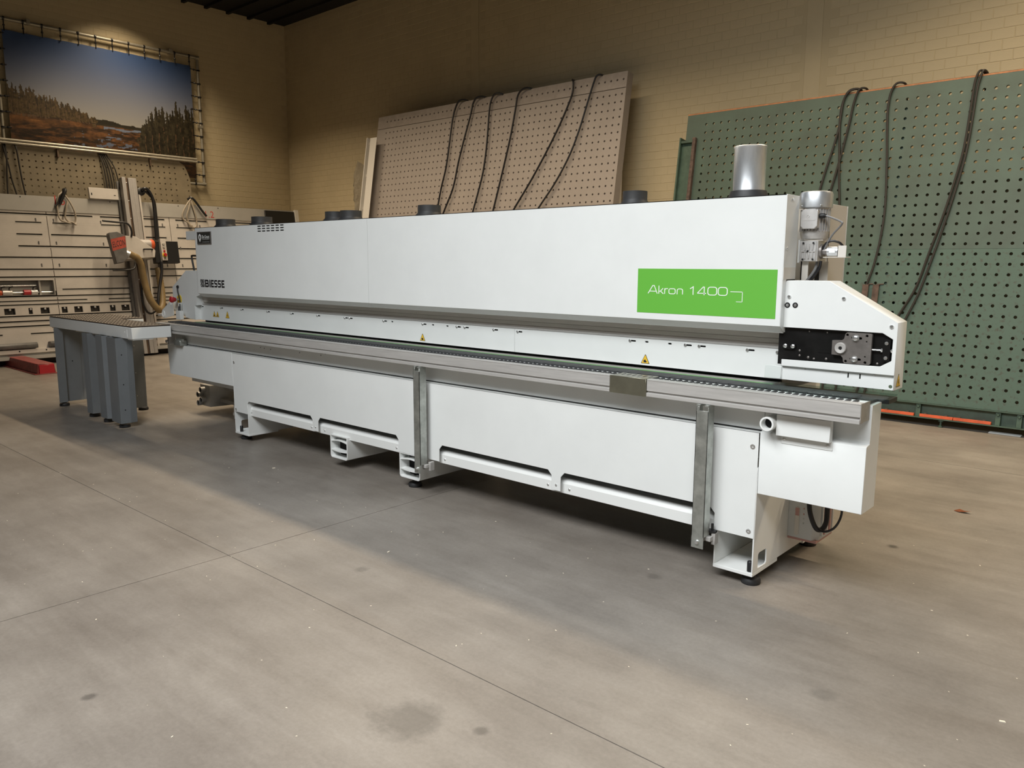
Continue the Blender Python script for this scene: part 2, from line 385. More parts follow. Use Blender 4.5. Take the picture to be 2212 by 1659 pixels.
def bolt(parent, x, y, z, r=.008, d=(0, -1, 0), h=.006, m=ZINC, name='bolt'):
    bm = BM(); lathe(bm, [(r, 0), (r, h*.6), (r*.7, h)], (x, y, z), d, 10); return obj(name, bm, m, parent)
for x in (-2.909, -2.745, -3.82, -5.40, -5.22, -6.335, -4.33): bolt(MR, x, 3.60, .272, .0075)
# --- lower panels with cut-outs, left and right cover boxes
def cut(xa, xb): return [(xa, .255), (xa, .345), (xa+.028, .375), (xb-.028, .375), (xb, .345), (xb, .255)]
def lower_panel(x0, x1, cuts, z1):
    base = .257; pts = [(x0, z1), (x0, base)]
    for (a, b_) in cuts:
        for (px, pz) in cut(a, b_): pts.append((px, max(pz, base)))
    pts += [(x1, base), (x1, z1)]
    bm = BM(); prism(bm, pts, 'y', YP, YP+.004); box(bm, x0, x1, YP, YP+.042, z1-.004, z1)
    return obj('lower_panel', bm, WHITE, MR, .0012)
p1 = lower_panel(-6.578, -4.022, [(-6.357, -5.345), (-5.267, -4.275)], .794)
p2 = lower_panel(-4.018, -1.5745, [(-3.845, -2.86), (-2.79, -1.79)], .796)
for p, x in ((p1, -5.303), (p2, -2.823)): bolt(p, x, YP, .292, .007)
for p, x, z in ((p1, -6.553, .71), (p1, -6.553, .278), (p2, -1.603, .722), (p2, -1.603, .291)):
    bm = BM(); holeplate(bm, circ(x, z, .013, 14), [circ(x, z+.002, .006, 8)], 'y', YP-.0015, YP); box(bm, x-.010, x+.010, YP-.004, YP-.001, z+.004, z+.008); obj('panel_latch', bm, ZINC, p)
bm = BM(); prism(bm, [(-7.862, .790), (-7.835, .486), (-6.586, .489), (-6.586, .794)], 'y', YP, YP+.17); o = obj('end_cover', bm, WHITE, MR, .0015)
bm = BM(); prism(bm, [(YP, .492), (YP, .800), (3.590, .806), (3.613, .808), (3.613, .985), (3.742, .985), (3.742, .492)], 'x', -1.5685, -1.077)
ecr = obj('end_cover', bm, WHITE, MR, .0015)
B('upper_frame_panel', (-7.86, -1.57, 3.613, 3.66, .79, .985), WHITE, MR, .001)
for x, z in ((-6.30, .905), (-6.22, .903), (-6.10, .906), (-6.0, .904), (-6.16, .872), (-6.10, .868), (-6.0, .866), (-5.56, .90), (-5.56, .872), (-5.2, .892), (-5.26, .875)):
    bm = BM(); cyl(bm, (x, 3.6125, z), (x, 3.614, z), .005, n=8); obj('frame_hole', bm, DARK, MR)
B('shadow_gap', (-7.80, -1.58, 3.6105, 3.613, .7965, .8025), DARK, MR)
B('machine_bed', (-7.75, -1.80, 3.752, 4.40, .40, .965), WHITEIN, MR)
B('bed_leg_link', (-1.80, -1.60, 3.752, 4.40, .62, .965), WHITEIN, MR)
# little cover, spout pipe on the right-hand end
bm = BM(); box(bm, -1.478, -1.226, 3.535, YP, .803, .905); obj('small_cover', bm, WHITE, MR, .002)
bm = BM(); box(bm, -1.462, -1.222, YP-.003, YP, .762, .806); o = obj('mounting_plate', bm, WHITE, MR, .001)
for x, z in ((-1.448, .785), (-1.244, .785)): bolt(o, x, YP-.003, z, .0075, h=.003)
bm = BM(); cyl(bm, (-1.510, 3.50, .858), (-1.510, 3.613, .858), .034, n=24, cap=False); cyl(bm, (-1.510, 3.50, .858), (-1.510, 3.60, .858), .026, n=24, cap=False)
a = [v for v in bm.verts]; 
for i in range(24):
    bm.verts.ensure_lookup_table(); bm.faces.new((bm.verts[i], bm.verts[(i+1) % 24], bm.verts[48+(i+1) % 24], bm.verts[48+i]))
sp = obj('spout_pipe', bm, WHITEIN, MR)
bm = BM(); cyl(bm, (-1.510, 3.545, .858), (-1.510, 3.55, .858), .026, n=20); obj('pipe_bore', bm, DARK, sp)
# --- rail with rollers
def rail(x0, x1):
    bm = BM()
    prism(bm, [(3.490, .9465), (3.490, .9995), (3.4885, 1.0015), (3.4885, 1.005), (3.492, 1.007), (3.535, 1.007), (3.535, .917), (3.500, .917), (3.486, .917), (3.486, .934), (3.4885, .936), (3.500, .937), (3.500, .9445)], 'x', x0, x1)
    return obj('support_rail', bm, ALU, MR, smooth=0)
ra = rail(-7.92, -2.397); rb = rail(-2.164, -1.088)
o = B('rail_joint_plate', (-2.395, -2.166, 3.483, 3.612, .914, 1.0085), PLATEM, MR, .0015)
bm = BM(); cyl(bm, (0, 3.546, 0), (0, 3.584, 0), .0125, n=14); RO = obj('roller', bm, RUBBER, ra); RO.location = (-7.9, 0, .9975)
RAX = np.arange(-7.866, -1.11, .034)
for x in RAX: link('roller', RO.data, rb if x > -2.164 else ra, (x, 0, .9975))
for r_, a, b_ in ((ra, -7.92, -2.397), (rb, -2.164, -1.088)): B('roller_bed', (a, b_, 3.535, 3.606, .93, 1.0030), LETTER, r_)
B('rail_end_cap', (-1.089, -1.086, 3.492, 3.61, .92, 1.006), ALUD, rb)
# --- conveyor belt of rubber pads
B('conveyor_base', (-7.95, -1.095, 3.622, 3.752, .955, .998), BLACK, MR)
B('conveyor_gap_strip', (-7.92, -1.09, 3.606, 3.622, .95, 1.0020), LETTER, MR)
bm = BM(); prism(bm, [(-.0370, 3.624), (.0280, 3.624), (.0335, 3.68), (.0335, 3.748), (-.0315, 3.748), (-.0315, 3.68)], 'z', .998, 1.010)
PD = obj('conveyor_pad', bm, RUBBER, MR, .0012); PD.location.x = MR.location.x*-1 - 7.90
for i in range(1, 101):
    o = link('conveyor_pad', PD.data, MR, PD.location); o.location.x = -MR.location.x - 7.90 + .067*i
B('green_guide_strip', (-7.62, -1.60, 3.754, 3.772, .985, 1.0125), GREENSTRIP, MR)
B('track_plate', (-7.72, -1.62, 3.774, 3.90, .985, 1.004), ALUD, MR)
B('track_end_cover', (-1.62, -1.05, 3.755, 3.88, .975, .995), BLACK, MR, .001)
bm = BM(); box(bm, -1.64, -1.028, 3.588, 3.80, 1.0135, 1.0185); obj('clear_sheet', bm, GLASS, MR, .001)
# --- support posts
def post(x0, x1):
    bm = BM(); t = .004
    box(bm, x0, x1, 3.468, 3.468+t, .175, .885)
    box(bm, x1-t, x1, 3.468, 3.53, .235, .905); box(bm, x0, x0+t, 3.468, 3.53, .235, .905)
    box(bm, x0, x0+.018, 3.468, 3.468+t, .885, .905); box(bm, x1-.022, x1, 3.468, 3.53, .905, .915); box(bm, x0, x0+.02, 3.468, 3.53, .905, .915)
    o = obj('support_post', bm, GALV, MR, .001)
    bolt(o, (x0+x1)/2, 3.468, .208, .012, h=.012)
    bm = BM(); box(bm, x1+.012, x1+.032, 3.53, YP-.002, .19, .25); obj('clamp_block', bm, ALU, o, .001)
    bm = BM(); box(bm, x1-.004, x1+.022, 3.50, 3.53, .212, .235); obj('clamp_arm', bm, ALU, o, .001)
    bm = BM(); box(bm, x0+.012, x0+.03, 3.53, YP-.002, .19, .25); obj('clamp_spacer', bm, ALU, o, .001)
    return o
pr = post(-1.861, -1.794); pl = post(-3.987, -3.925)
bm = BM(); cyl(bm, (-1.785, 3.545, .262), (-1.785, 3.545, .295), .007, n=8); prism(bm, [(-1.81, 3.53), (-1.785, 3.522), (-1.76, 3.53), (-1.765, 3.56), (-1.805, 3.56)], 'z', .252, .262); obj('wing_screw', bm, BLACK, pr)
bm = BM(); box(bm, -7.70, -7.665, 3.50, 3.56, .80, .90); box(bm, -7.79, -7.70, 3.52, 3.56, .86, .90); cyl(bm, (-7.69, 3.48, .83), (-7.69, 3.50, .83), .016, n=10); lb = obj('rail_clamp', bm, ALU, MR, .001)
bm = BM(); box(bm, -7.63, -7.50, 3.53, 3.60, .795, .845); box(bm, -7.60, -7.47, 3.54, 3.56, .835, .862); obj('clamp_lever', bm, GALV, lb, .002)
# --- skirt panels with slots and warning stickers
YS = 3.86
SCREWS = [(-7.668, 1), (-7.275, 1), (-6.888, 1), (-6.495, 1), (-6.428, 1), (-6.04, 1), (-5.646, 1), (-5.261, 1), (-5.198, 1), (-4.765, 1), (-4.67, 0), (-4.314, 1), (-4.211, 0), (-4.06, 0), (-3.956, 1), (-3.877, 1), (-3.6, 1), (-3.441, 1), (-3.384, 1), (-2.51, 1), (-2.403, 0), (-2.252, 0), (-2.148, 1), (-2.063, 1), (-1.784, 1), (-1.622, 1)]
skirts = []
for a, b_ in ((-7.705, -6.4605), (-6.4585, -3.4175), (-3.4155, -1.58)):
    holes = [rslot(x-.012, x+(.034 if s else .012), 1.160, .0095) for x, s in SCREWS if a+.02 < x < b_-.04]
    bm = BM(); holeplate(bm, [(a, 1.024), (b_, 1.024), (b_, 1.177), (a, 1.177)], holes, 'y', YS, YS+.006)
    o = obj('skirt_panel', bm, WHITE, MR); skirts.append(o)
    B('slot_backing', (a+.01, b_-.01, YS+.012, YS+.02, 1.14, 1.176), DARK, o)
    for x, s in SCREWS:
        if s and a+.02 < x < b_-.04: bolt(o, x-.006, YS, 1.160, .0088, h=.007, name='skirt_screw')
B('skirt_ledge', (-7.70, -1.58, YS+.002, 3.90, 1.1785, 1.190), ALU, MR, .001)
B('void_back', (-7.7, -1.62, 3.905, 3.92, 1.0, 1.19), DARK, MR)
def sticker(parent, x, z, y, s, glyph, ax='y'):
    q = (lambda u, v, d: (x+u, y-d, z+v)) if ax == 'y' else (lambda u, v, d: (y+d, x+u, z+v))
    def tri(h, w, d0, d1, m, nm):
        bm = BM(); P = [(-w/2, 0), (w/2, 0), (w*.04, h), (-w*.04, h)]; o_ = (s*.87-h)*.38
        A = [bm.verts.new(q(u, v+o_, d0)) for u, v in P]; C = [bm.verts.new(q(u, v+o_, d1)) for u, v in P]
        bm.faces.new(A); bm.faces.new(C[::-1])
        for i in range(4): bm.faces.new((A[i], C[i], C[(i+1) % 4], A[(i+1) % 4]))
        return obj(nm, bm, m, parent)
    tri(s*.9, s, 0, .0008, INK, 'warning_sticker'); tri(s*.78, s*.84, .0008, .0014, YELLOW, 'sticker_face')
    bm = BM()
    sh = {'hand': [(-.16, .12), (.12, .10), (.18, .22), (.06, .30), (.02, .40), (-.06, .36), (-.2, .26)], 'bolt': [(-.04, .5), (.08, .5), (.02, .34), (.09, .34), (-.05, .06), (-.01, .26), (-.09, .26)], 'heat': [(-.2, .1), (.2, .1), (.2, .17), (.06, .2), (.12, .32), (0, .45), (-.08, .32), (-.02, .2), (-.2, .17)]}[glyph]
    A = [bm.verts.new(q(u*s, v*s, .0014)) for u, v in sh]; C = [bm.verts.new(q(u*s, v*s, .002)) for u, v in sh]; bm.faces.new(A); bm.faces.new(C[::-1])
    for i in range(len(sh)): bm.faces.new((A[i], C[i], C[(i+1) % len(sh)], A[(i+1) % len(sh)]))
    obj('sticker_pictogram', bm, INK, parent)
sticker(skirts[0], -7.418, 1.068, YS, .062, 'hand'); sticker(skirts[0], -7.356, 1.068, YS, .062, 'heat'); sticker(skirts[0], -7.162, 1.066, YS, .074, 'bolt')
sticker(skirts[1], -4.324, 1.037, YS, .058, 'hand'); sticker(skirts[2], -2.409, 1.035, YS, .058, 'hand')
# --- pressure beam behind and above the skirt
bm = BM(); box(bm, -7.66, -1.585, 3.885, 3.95, 1.19, 1.204); box(bm, -7.66, -1.585, 3.872, 3.95, 1.206, 1.229); box(bm, -7.66, -1.585, 3.868, 3.95, 1.2305, 1.262); box(bm, -7.66, -1.585, 3.885, 3.95, 1.2625, 1.30)
obj('pressure_beam', bm, mat('bounce_lit_aluminium', (.62, .585, .54), .5, 0, var=.06, vscale=4, stretch=(1, 8, 10)), MR, .001)  # grey aluminium paled and warmed, bounce light from the floor put into its colour
# --- hood
HY, HZ0, HZ1, HXL, HXR = 3.74, 1.302, 1.936, -7.491, -1.571
def hood(x0, x1, vents):
    bm = BM(); t = .004
    if vents: holeplate(bm, [(x0, HZ0), (x1, HZ0), (x1, HZ1), (x0, HZ1)], vents, 'y', HY, HY+t)
    else: box(bm, x0, x1, HY, HY+t, HZ0, HZ1)
    box(bm, x0, x1, HY, 3.89, HZ1-t, HZ1)
    prism(bm, [(HY, HZ0), (3.785, 1.268), (3.787, 1.272), (HY+.003, HZ0+.004)], 'x', x0, x1)
    box(bm, x0, x1, 3.785, 3.87, 1.2655, 1.2695)
    return bm
vents = []
for r in range(3):
    for c in range(6):
        x = -6.343 + c*.0722; z = 1.919 - r*.0215; vents.append([(x, z-.0048), (x+.058, z-.0048), (x+.058, z+.0048), (x, z+.0048)])
h1 = obj('hood_panel', hood(HXL, -4.7955, vents), WHITE, MR); h2 = obj('hood_panel', hood(-4.793, HXR-.004, None), WHITE, MR)
B('vent_backing', (-6.37, -5.89, HY+.02, HY+.025, 1.85, 1.93), DARK, h1)
for s in (HXL-.0005, HXR-.004):
    bm = BM(); prism(bm, [(HY, HZ1), (3.89, HZ1), (3.89, 1.27), (3.785, 1.27), (HY, HZ0)], 'x', s, s+.004); e = obj('hood_end_plate', bm, WHITE, MR, .0008)
    if s > -3:
        for y, z in ((3.802, 1.915), (3.766, 1.679)): bolt(e, s+.004, y, z, .008, (1, 0, 0))
        B('end_plate_notch', (s+.004, s+.0055, 3.742, 3.886, 1.53, 1.588), BEIGEPNT, e); B('notch_gap', (s+.004, s+.006, 3.785, 3.885, 1.523, 1.53), DARK, e)
front = lambda u, v, d: (u, HY-d-.0006, v)
gs = B('green_sign', (-2.397, -1.5985, HY-.0012, HY, 1.3365, 1.5775), GREENSIGN, h2)
front2 = lambda u, v, d: (u, HY-.0012-d, v)
def ribbon(bm, pts, wd, closed, mp, d0, d1):
    """flat stroke of width wd along a polyline, mitred"""
    n = len(pts); Ls, Rs = [], []
    for i, p in enumerate(pts):
        p = Vector(p); a = Vector(pts[i-1]) if (i or closed) else None; c = Vector(pts[(i+1) % n]) if (i < n-1 or closed) else None
        d1_ = (p-a).normalized() if a is not None else (c-p).normalized(); d2_ = (c-p).normalized() if c is not None else d1_
        t = (d1_+d2_); t = t.normalized() if t.length > 1e-6 else d1_
        nn = Vector((-t.y, t.x)); k = wd/2/max(.35, nn.dot(Vector((-d1_.y, d1_.x)))); Ls.append(p+nn*k); Rs.append(p-nn*k)
    for i in range(n if closed else n-1):
        j = (i+1) % n; q = [Ls[i], Ls[j], Rs[j], Rs[i]]
        A = [bm.verts.new(mp(v.x, v.y, d0)) for v in q]; C = [bm.verts.new(mp(v.x, v.y, d1)) for v in q]
        bm.faces.new(A); bm.faces.new(C[::-1])
        for k in range(4): bm.faces.new((A[k], C[k], C[(k+1) % 4], A[(k+1) % 4]))
def rrect(x0, x1, y0, y1, r, n=4):
    P = []
    for cx, cy, a0 in ((x1-r, y1-r, 0), (x0+r, y1-r, 90), (x0+r, y0+r, 180), (x1-r, y0+r, 270)):
        for k in range(n+1): a = R(a0+90*k/n); P.append((cx+r*math.cos(a), cy+r*math.sin(a)))
    return P
def glyphs(name, items, mp, m, parent):
    """items: (strokes in px, width) -> one mesh of print for each glyph"""
    for strokes, wd in items:
        bm = BM()
        for k, (pts, cl) in enumerate(strokes): ribbon(bm, pts, wd, cl, mp, -.0001*k, .0008+.00012*k)
        obj(name, bm, m, parent, smooth=0)
K_, CAP, XH = .00087, 58.0, 40.0
sm = lambda u, v, d: (-2.328+(u-380)*K_, HY-.0013-d, 1.4425+v*.00075)
arc = lambda x0, x1, y, r: [(x0, 0), (x0, y-r), (x0+r*.3, y-r*.3), (x0+r, y), (x1-r, y), (x1-r*.3, y-r*.3), (x1, y-r), (x1, 0)]
glyphs('sign_letter', [
    ([([(380, 0), (413, CAP), (424, CAP), (447, 0)], 0), ([(391, 17), (440, 17)], 0)], 5.2),
    ([([(458, 0), (458, CAP)], 0), ([(460, 17), (470, 19), (488, XH)], 0), ([(470, 19), (491, 0)], 0)], 5.2),
    ([([(500, 0), (500, XH)], 0), ([(500, XH-12), (505, XH-4), (513, XH-2), (523, XH-2)], 0)], 5.2),
    ([(rrect(530, 574, 2, XH-2, 11), 1)], 5.2),
    ([(arc(588, 625, XH-2, 10), 0)], 5.2),
    ([([(676, CAP-17), (697, CAP-2), (697, 0)], 0)], 5.4),
    ([([(771, 0), (771, CAP-2), (764, CAP-2), (728, 15), (728, 12), (784, 12)], 0)], 5.4),
    ([(rrect(795, 853, 2, CAP-2, 16), 1)], 5.4), ([(rrect(863, 920, 2, CAP-2, 16), 1)], 5.4)], sm, LETTER, h2)
bm = BM()
for (xa, xb, za, zb) in ((-1.841, -1.774, 1.4625, 1.4655), (-1.7765, -1.7735, 1.4135, 1.4655), (-1.808, -1.7735, 1.4125, 1.4150)): box(bm, xa, xb, HY-.002, HY-.0012, za, zb)
obj('sign_bracket_mark', bm, LETTER, h2)
bs = lambda u, v, d: (-7.340+u, HY-.0006-d, 1.3655+v)
HB = .073; sw_ = .0175
def Sg(x, w_): a = sw_/2; return ([([(x+w_-.002, HB-a), (x+a+.006, HB-a), (x+a, HB-a-.006), (x+a, HB/2+.005), (x+a+.005, HB/2), (x+w_-a-.005, HB/2), (x+w_-a, HB/2-.005), (x+w_-a, a+.006), (x+w_-a-.006, a), (x+.002, a)], 0)], sw_*.86)
def Eg(x, w_): a = sw_/2; return ([([(x+w_, HB-a), (x+a, HB-a), (x+a, a), (x+w_, a)], 0), ([(x+a, HB/2), (x+w_-.005, HB/2)], 0)], sw_*.94)
a = sw_/2
glyphs('maker_letter', [([([(a, a), (a, HB-a), (.058, HB-a), (.064, HB-a-.006), (.064, HB/2+.005), (.058, HB/2), (.066, HB/2-.006), (.068, a+.006), (.060, a)], 1), ([(a, HB/2), (.058, HB/2)], 0)], sw_*.94), ([([(.098, 0), (.098, HB)], 0)], sw_*1.15), Eg(.118, .056), Sg(.182, .060), Sg(.250, .060), Eg(.320, .054)], bs, INK, h1)
x0, x1, z0, z1 = -7.427, -7.352, 1.366, 1.440
bm = BM(); prism(bm, [(x0, z0+.004), (x0+.004, z0), (x1, z0), (x1, z1), (x0, z1)], 'y', HY-.0012, HY-.0002); obj('maker_emblem', bm, INK, h1)
for k in range(3):      # pale diagonal flashes across the emblem
    o_ = (k-1)*.0235; em = lambda u, v, d: (u, HY-.0013-d, v); bm = BM()
    pts = [(-.030, -.034), (-.012, -.014), (.010, .004), (.030, .034)] if k == 1 else ([(-.034, -.008), (-.022, .004), (-.012, .018), (-.004, .034)] if k == 0 else [(.004, -.034), (.014, -.018), (.024, -.006), (.034, .006)])
    ribbon(bm, [(-7.3895+p[0], 1.403+p[1]) for p in pts], 0.0042, False, em, 0, .0006); obj('emblem_flash', bm, LETTER, h1, smooth=0)
dp = B('dealer_plate', (-7.427, -7.171, HY-.008, HY, 1.783, 1.889), mat('dark_plate', (.035, .037, .035), .35), h1, .001)
bm = BM(); holeplate(bm, [(-7.432, 1.778), (-7.166, 1.778), (-7.166, 1.894), (-7.432, 1.894)], [[(-7.424, 1.786), (-7.174, 1.786), (-7.174, 1.886), (-7.424, 1.886)]], 'y', HY-.010, HY-.001); obj('plate_rim', bm, STEEL, h1)
fp = lambda u, v, d: (u, HY-.0085-d, v)
text_mesh('plate_lettering', 'De Groot', (-7.333, -7.192, 1.832, 1.862), fp, LETTER, h1, offset=.005, depth=.0008)
bm = BM(); box(bm, -7.33, -7.195, HY-.0092, HY-.0084, 1.823, 1.826); box(bm, -7.33, -7.195, HY-.0092, HY-.0084, 1.797, 1.7985)
sh = [(-7.378, 1.797), (-7.352, 1.835), (-7.355, 1.862), (-7.378, 1.876), (-7.401, 1.862), (-7.404, 1.835)]
holeplate(bm, sh, [circ(-7.378, 1.842, .012, 10, .017)], 'y', HY-.0093, HY-.0084); obj('plate_emblem', bm, LETTER, h1)
# --- rear body and roof collars
B('rear_body', (-7.44, -1.70, 3.895, 4.36, 1.02, 1.93), WHITEIN, MR, .002)
B('body_support', (-7.2, -1.72, 4.1, 4.36, .96, 1.03), WHITEIN, MR)
def collar(x, r, zt, y=4.0):
    bm = BM(); n = 24
    lathe(bm, [(r*1.35, 1.929), (r*1.30, 1.944), (r*1.02, zt-.055), (r, zt-.045), (r, zt), (r*.93, zt), (r*.93, zt-.05)], (x, y, 0), n=n); return obj('duct_collar', bm, RUBBER, MR)
for x, r in ((-7.365, .092), (-6.697, .094), (-5.545, .088), (-5.335, .088), (-4.388, .086), (-2.60, .072)): collar(x, r, 2.024)
bm = BM(); lathe(bm, [(.105, 1.929), (.105, 1.95), (.092, 1.985), (.07, 1.985)], (-1.892, 4.0, 0)); obj('duct_collar', bm, RUBBER, MR)
bm = BM(); lathe(bm, [(.0805, 1.982), (.082, 1.976), (.084, 1.984), (.0815, 1.99), (.0815, 2.203), (.086, 2.210), (.0815, 2.214), (.077, 2.214), (.077, 2.1)], (-1.892, 4.0, 0), n=32); obj('exhaust_duct', bm, GALVB, MR)
# --- right-hand end head
hd = BM(); HF = 3.78
out = [(-1.572, 1.296), (-1.572, 1.517), (-1.565, 1.525), (-1.359, 1.525), (-1.044, 1.344), (-1.043, 1.104), (-1.572, 1.104), (-1.572, 1.137), (-1.108, 1.141), (-1.061, 1.170), (-1.061, 1.268), (-1.107, 1.294)]
prism(hd, out, 'y', HF, HF+.004)
prism(hd, [(-1.565, 1.525), (-1.359, 1.525), (-1.044, 1.344), (-1.043, 1.034), (-1.0465, 1.034), (-1.0475, 1.342), (-1.360, 1.521), (-1.565, 1.521)], 'y', HF+.004, 3.917)
rh = obj('head_cover', hd, WHITE, MR, .0015)
bm = BM(); holeplate(bm, [(-1.572, 1.034), (-1.0465, 1.034), (-1.0465, 1.104), (-1.572, 1.104)], [rslot(-1.2545, -1.2475, 1.085, .0068), circ(-1.061, 1.050, .0085, 10)], 'y', HF+.016, HF+.020)
box(bm, -1.572, -1.0465, HF+.004, HF+.02, 1.1035, 1.1075); lsk = obj('head_skirt', bm, WHITE, MR, .0006)
for x in (-1.459, -1.294, -1.13): bolt(lsk, x, HF+.016, 1.099, .006, h=.004)
for x in (-1.251, -1.197): B('skirt_slot', (x-.003, x+.003, HF+.015, HF+.017, 1.074, 1.096), DARK, lsk)
for x, z in ((-1.55, 1.447), (-1.289, 1.446), (-1.07, 1.326)): bolt(rh, x, HF, z, .009, h=.008)
for x, z in ((-1.557, 1.405), (-1.518, 1.406)):
    bm = BM(); cyl(bm, (x, HF-.0015, z), (x, HF, z), .0135, n=16); o = obj('socket_hole', bm, DARK, rh); bolt(o, x, HF-.0015, z, .0075, h=.001)
sticker(rh, 3.845, 1.048, -1.043, .066, 'bolt', 'x')
bp_ = B('black_mounting_plate', (-1.60, -1.052, HF+.022, HF+.03, 1.11, 1.31), BLPLATE, MR)
for x, z, r in ((-1.449, 1.281, .004), (-1.363, 1.281, .004), (-1.492, 1.184, .005), (-1.491, 1.160, .005), (-1.448, 1.154, .006), (-1.42, 1.149, .005), (-1.361, 1.153, .006), (-1.127, 1.15, .005)): bolt(bp_, x, HF+.022, z, r, h=.002, m=STEEL)
B('plate_plate_recess', (-1.405, -1.30, HF+.020, HF+.022, 1.182, 1.252), BLPLATE, bp_)
bm = BM(); prism(bm, rslot(-1.575, -1.508, 1.203, .030), 'y', HF+.012, HF+.022); o = obj('slotted_block', bm, BLPLATE, MR)
for x in (-1.561, -1.523): bolt(o, x, HF+.012, 1.203, .0105, h=.006)
tp = BM()
holeplate(tp, [(-1.329, 1.248), (-1.285, 1.250), (-1.275, 1.258), (-1.270, 1.282), (-1.262, 1.289), (-1.156, 1.289), (-1.150, 1.284), (-1.150, 1.150), (-1.158, 1.143), (-1.268, 1.143), (-1.274, 1.150), (-1.276, 1.168), (-1.286, 1.178), (-1.329, 1.180)],
          [circ(-1.261, 1.277, .0062, 10), circ(-1.173, 1.277, .0062, 10), circ(-1.262, 1.153, .0062, 10), circ(-1.174, 1.153, .0062, 10), circ(-1.173, 1.250, .0035, 8), circ(-1.176, 1.180, .0035, 8), rslot(-1.243, -1.194, 1.264, .011), rslot(-1.244, -1.193, 1.165, .011)], 'y', HF-.003, HF+.018)
tn = obj('tension_plate', tp, STEEL, MR, .0008)
for x, z in ((-1.222, 1.264), (-1.223, 1.165)):
    bm = BM(); lathe(bm, [(.0165, 0), (.0165, .003), (.0115, .003), (.0115, .011), (.008, .013)], (x, HF-.003, z), (0, -1, 0), 14); obj('hex_bolt', bm, ZINC, tn)
bm = BM(); lathe(bm, [(.0262, 0), (.0262, .009), (.0235, .012), (.009, .009), (.006, .002)], (-1.287, HF-.003, 1.2135), (0, -1, 0), 24); pu = obj('pulley_cap', bm, ALU, tn)
bm = BM(); cyl(bm, (-1.287, HF-.0115, 1.2135), (-1.287, HF-.0125, 1.2135), .0075, n=12); obj('pulley_bore', bm, DARK, pu) if False else obj('pulley_bore', bm, DARK, tn)
bm = BM(); cyl(bm, (-1.150, HF+.008, 1.2145), (-1.062, HF+.008, 1.2145), .0045, n=10); cyl(bm, (-1.110, HF+.008, 1.2145), (-1.102, HF+.008, 1.2145), .009, n=6); cyl(bm, (-1.066, HF+.008, 1.2145), (-1.058, HF+.008, 1.2145), .009, n=6); obj('tension_screw', bm, ZINC, tn)
tb = B('tension_block', (-1.101, -1.069, HF-.004, HF+.022, 1.167, 1.265), BLPLATE, MR, .001)
for z in (1.249, 1.182): bolt(tb, -1.085, HF-.004, z, .0085, h=.006)
B('clear_flap', (-1.657, -1.573, HF+.004, HF+.007, 1.037, 1.102), CLEAR, MR, .002)
B('head_mount', (-1.68, -1.20, 3.93, 4.12, 1.06, 1.30), BEIGEPNT, MR)
# --- lift motor over the head
MX, MY = -1.525, 3.985
bm = BM(); lathe(bm, [(.076, 1.880), (.079, 1.882), (.079, 1.945), (.074, 1.957), (.060, 1.961), (.01, 1.963)], (MX, MY, 0), n=28); mo = obj('motor_cowl', bm, GALVB, MR)
for a in (-2.2, -.9): bolt(mo, MX+.079*math.cos(a), MY+.079*math.sin(a), 1.889, .005, (math.cos(a), math.sin(a), 0), h=.004)
bm = BM(); cyl(bm, (MX, MY, 1.752), (MX, MY, 1.88), .060, n=24)
for k in range(28):
    a = 2*PI*k/28; M_ = Matrix.Translation((MX, MY, 0)) @ Matrix.Rotation(a, 4, 'Z'); box(bm, .058, .071, -.0022, .0022, 1.765, 1.872, M_)
lathe(bm, [(.060, 1.728), (.064, 1.736), (.068, 1.75), (.068, 1.768)], (MX, MY, 0)); obj('motor_body', bm, CASTAL, MR)
bm = BM(); c_ = .013; x0, x1, z0, z1 = -1.562, -1.478, 1.776, 1.872
prism(bm, [(x0+c_, z0), (x1-c_, z0), (x1-c_*.6, z0+c_*.6), (x1, z0+c_), (x1, z1-c_), (x1-c_*.6, z1-c_*.6), (x1-c_, z1), (x0+c_, z1), (x0+c_*.6, z1-c_*.6), (x0, z1-c_), (x0, z0+c_), (x0+c_*.6, z0+c_*.6)], 'y', 3.893, 3.905)
box(bm, x0+.004, x1-.004, 3.905, 3.935, z0+.004, z1-.004); tbx = obj('terminal_box', bm, CASTAL, MR, .002)
bm = BM(); holeplate(bm, circ(-1.527, 1.838, .009, 12), [circ(-1.525, 1.836, .005, 10)], 'y', 3.8915, 3.893); box(bm, -1.552, -1.490, 3.8918, 3.893, 1.816, 1.826); obj('cast_emblem', bm, CASTAL, tbx)
for x, z in ((x0+.006, z1-.006), (x1-.006, z1-.006), (x0+.006, z0+.006), (x1-.006, z0+.006)): bolt(tbx, x, 3.9055, z, .004, h=.003)
bm = BM(); cyl(bm, (-1.478, 3.922, 1.838), (-1.455, 3.922, 1.838), .0125, n=12); cyl(bm, (-1.455, 3.922, 1.838), (-1.449, 3.922, 1.838), .009, n=10); obj('cable_gland', bm, BLACK, tbx)
bm = BM(); tube(bm, [(-1.449, 3.922, 1.838), (-1.42, 3.922, 1.828), (-1.378, 3.93, 1.808), (-1.372, 3.93, 1.800), (-1.385, 3.94, 1.785), (-1.42, 3.95, 1.75), (-1.452, 3.96, 1.70), (-1.465, 3.96, 1.66)], .0048, 8); obj('motor_cable', bm, HOSEGREY, MR)
bm = BM(); box(bm, -1.572, -1.482, 3.93, 4.04, 1.618, 1.720)
for k in range(3):
    for zz in (1.63, 1.672): box(bm, -1.548+k*.018, -1.540+k*.018, 3.924, 3.93, zz, zz+.034)
box(bm, -1.566, -1.560, 3.924, 3.93, 1.622, 1.716); box(bm, -1.494, -1.488, 3.924, 3.93, 1.622, 1.716); box(bm, -1.566, -1.488, 3.924, 3.93, 1.664, 1.670)
gb = obj('gearbox', bm, CASTAL, MR, .002)
